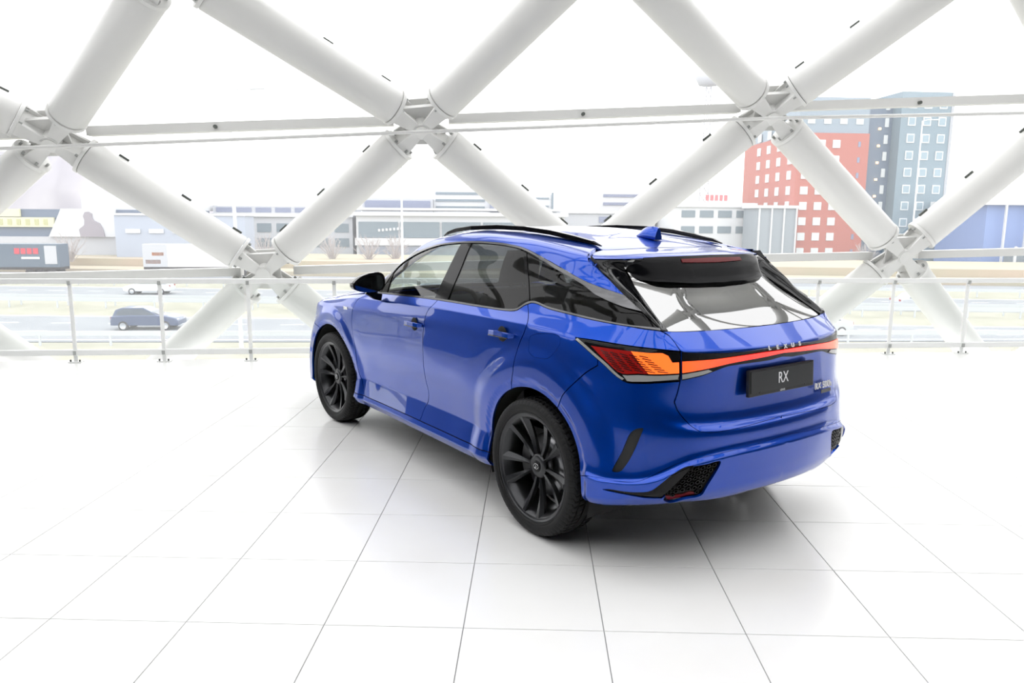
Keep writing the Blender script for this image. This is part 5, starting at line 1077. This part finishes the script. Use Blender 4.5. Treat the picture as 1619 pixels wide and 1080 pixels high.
window_parts(ri, 45.5,59,125,-1.6,4.0,4,2,2.5,1.25,greyglz,None,.1,O0)
sr = mat('sign_red', (.60,.18,.20), .6)
for i in range(5): rbox('sign_letter', ri, O0, 50.2+.85*i,50.8+.85*i,124.8,125,4.9,6.0,sr)
rj, O0 = root_at('grey_annexe', 59.5, 124, 'grey glazed annexe with white frames at the foot of the red tower')
rbox('wall', rj, O0, 57.0,64.2,118,124,ZG,3.6,mat('annexe_grey',(.28,.32,.36),.5)); rbox('roof_slab', rj, O0, 56.6,64.25,117.6,124,3.6,4.1,whitew)
for i in range(4): rbox('frame_post', rj, O0, 57.2+2.2*i,57.45+2.2*i,117.7,118,ZG,3.6,whitew)
rk, O0 = root_at('blue_hall', 105, 110, 'bright blue hall with white roof edge and posts at the right edge')
rbox('wall', rk, O0, 89,118,105,117,ZG,4.2,bluew); rbox('roof_edge', rk, O0, 88,119,104,117.5,4.2,4.9,whitew)
for i in range(5): rbox('white_post', rk, O0, 91.4+3.6*i,91.7+3.6*i,103.9,104.2,ZG,4.3,whitew)
rl_, O0 = root_at('car_park_deck', 100, 96, 'white parapet of the parking deck in front of the blue hall'); rbox('parapet', rl_, O0, 94,122,97,99,ZG,-1.1,whitew); rbox('dark_bay', rl_, O0, 88,93.9,97,99,ZG,-2.6,mat('deck_shade',(.16,.20,.24),.6))
for i in range(6): rbox('deck_post', rl_, O0, 88+2.0*i,88.25+2.0*i,96.7,97,ZG,-2.0,whitew)
# chimneys / mast far behind
ma, O0 = root_at('lattice_mast', 62, 160, 'faint white lattice mast with a round dish platform above the roofs', 'mast')
b = MB()
for i in range(14):
    z0, z1 = 2+2.6*i, 4.6+2.6*i; w0 = 2.2-.1*i; w1 = 2.1-.1*i
    for a,c in ((-1,1),(1,-1)): b.tube([tuple(FP(62+a*w0*.5,160,z0)-O0), tuple(FP(62+c*w1*.5,160,z1)-O0)], .10, 5)
    for a in (-1,1): b.tube([tuple(FP(62+a*w0*.5,160,z0)-O0), tuple(FP(62+a*w1*.5,160,z1)-O0)], .12, 5)
b.build('lattice', palew, ma)
b = MB(); b.lathe([(0,30.5),(2.2,30.8),(3.1,32.5),(2.4,34.2),(0,34.8)], 18, tuple(FP(62,160,0)-O0), 'z'); b.build('dish_platform', palew, ma)
# ---------------------------------------------------------------- bare trees and hills
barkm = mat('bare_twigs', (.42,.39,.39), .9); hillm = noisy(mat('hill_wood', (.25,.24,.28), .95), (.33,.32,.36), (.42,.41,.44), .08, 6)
def bush(seed):
    rnd = random.Random(seed); b = MB()
    for i in range(34):
        a = rnd.uniform(0,2*math.pi); r = rnd.uniform(.1,1.0)**.7*2.2; h = rnd.uniform(1.8,4.6)*(1-.12*r)
        p0 = (rnd.uniform(-.1,.1),rnd.uniform(-.1,.1),0); p1 = (r*.4*math.cos(a), r*.4*math.sin(a), h*.5); p2 = (r*math.cos(a), r*math.sin(a), h)
        b.tube([p0,p1,p2],[.07,.045,.02],4,caps=False,smooth=False)
        for q in range(3):
            t = rnd.uniform(.4,.9); s0 = tuple(p1[m]*(1-t)+p2[m]*t for m in range(3)); s1 = (s0[0]+rnd.uniform(-.7,.7), s0[1]+rnd.uniform(-.7,.7), s0[2]+rnd.uniform(.2,1.0)); b.tube([s0,s1],[.03,.012],3,caps=False,smooth=False)
    return b.mesh('twigs', barkm)
bm_ = [bush(i) for i in range(3)]
for i,(s,d,lab) in enumerate([(-60.5,100,'bare bush below the yellow lettering, leftmost'),(-46.9,99,'bare bush below the white poster'),(-21.5,100,'bare bush beside the left steel node'),(-12.2,100,'bare shrub in the grass right of the left brace'),(-7.0,99,'bare shrub in the grass, left of the median lamp'),(-3.5,101,'bare shrub behind the median street lamp'),(74,112,'bare tree at the foot of the red tower wing')]):
    t = empty('bare_bush', FP(s,d,ZG+1.2 if d < 105 else ZG)); tag(t, lab, 'bush', 'bare bushes on the bank'); link('twigs', bm_[i%3], t)
hb = MB(); prof = [(-190,9),(-120,12),(-95,14),(-80,13.5),(-68,13.5),(-60,10.5),(-52,6),(-44,3.6),(-30,2.6),(-10,2.0),(20,1.6),(60,1.4),(140,1.4),(260,3)]
V = []
rh_ = random.Random(3)
N_ = 150
for i in range(N_+1):
    s = -190+450*i/N_; z = np.interp(s,[p[0] for p in prof],[p[1] for p in prof])+rh_.uniform(-.5,.5); V += [FP(s*1.75,250+rh_.uniform(-1,1),ZG), FP(s*1.75,256+rh_.uniform(-3,3),ZG+(z-ZG)*.75+0), FP(s*1.75,266+rh_.uniform(-3,3),z*1.75-1.0), FP(s*1.75,300,ZG)]
hb.add(V, [(i*4+k,i*4+k+1,(i+1)*4+k+1,(i+1)*4+k) for i in range(N_) for k in range(3)], 0, True); tag(hb.build('wooded_hill', hillm), kind='structure')
build_car()
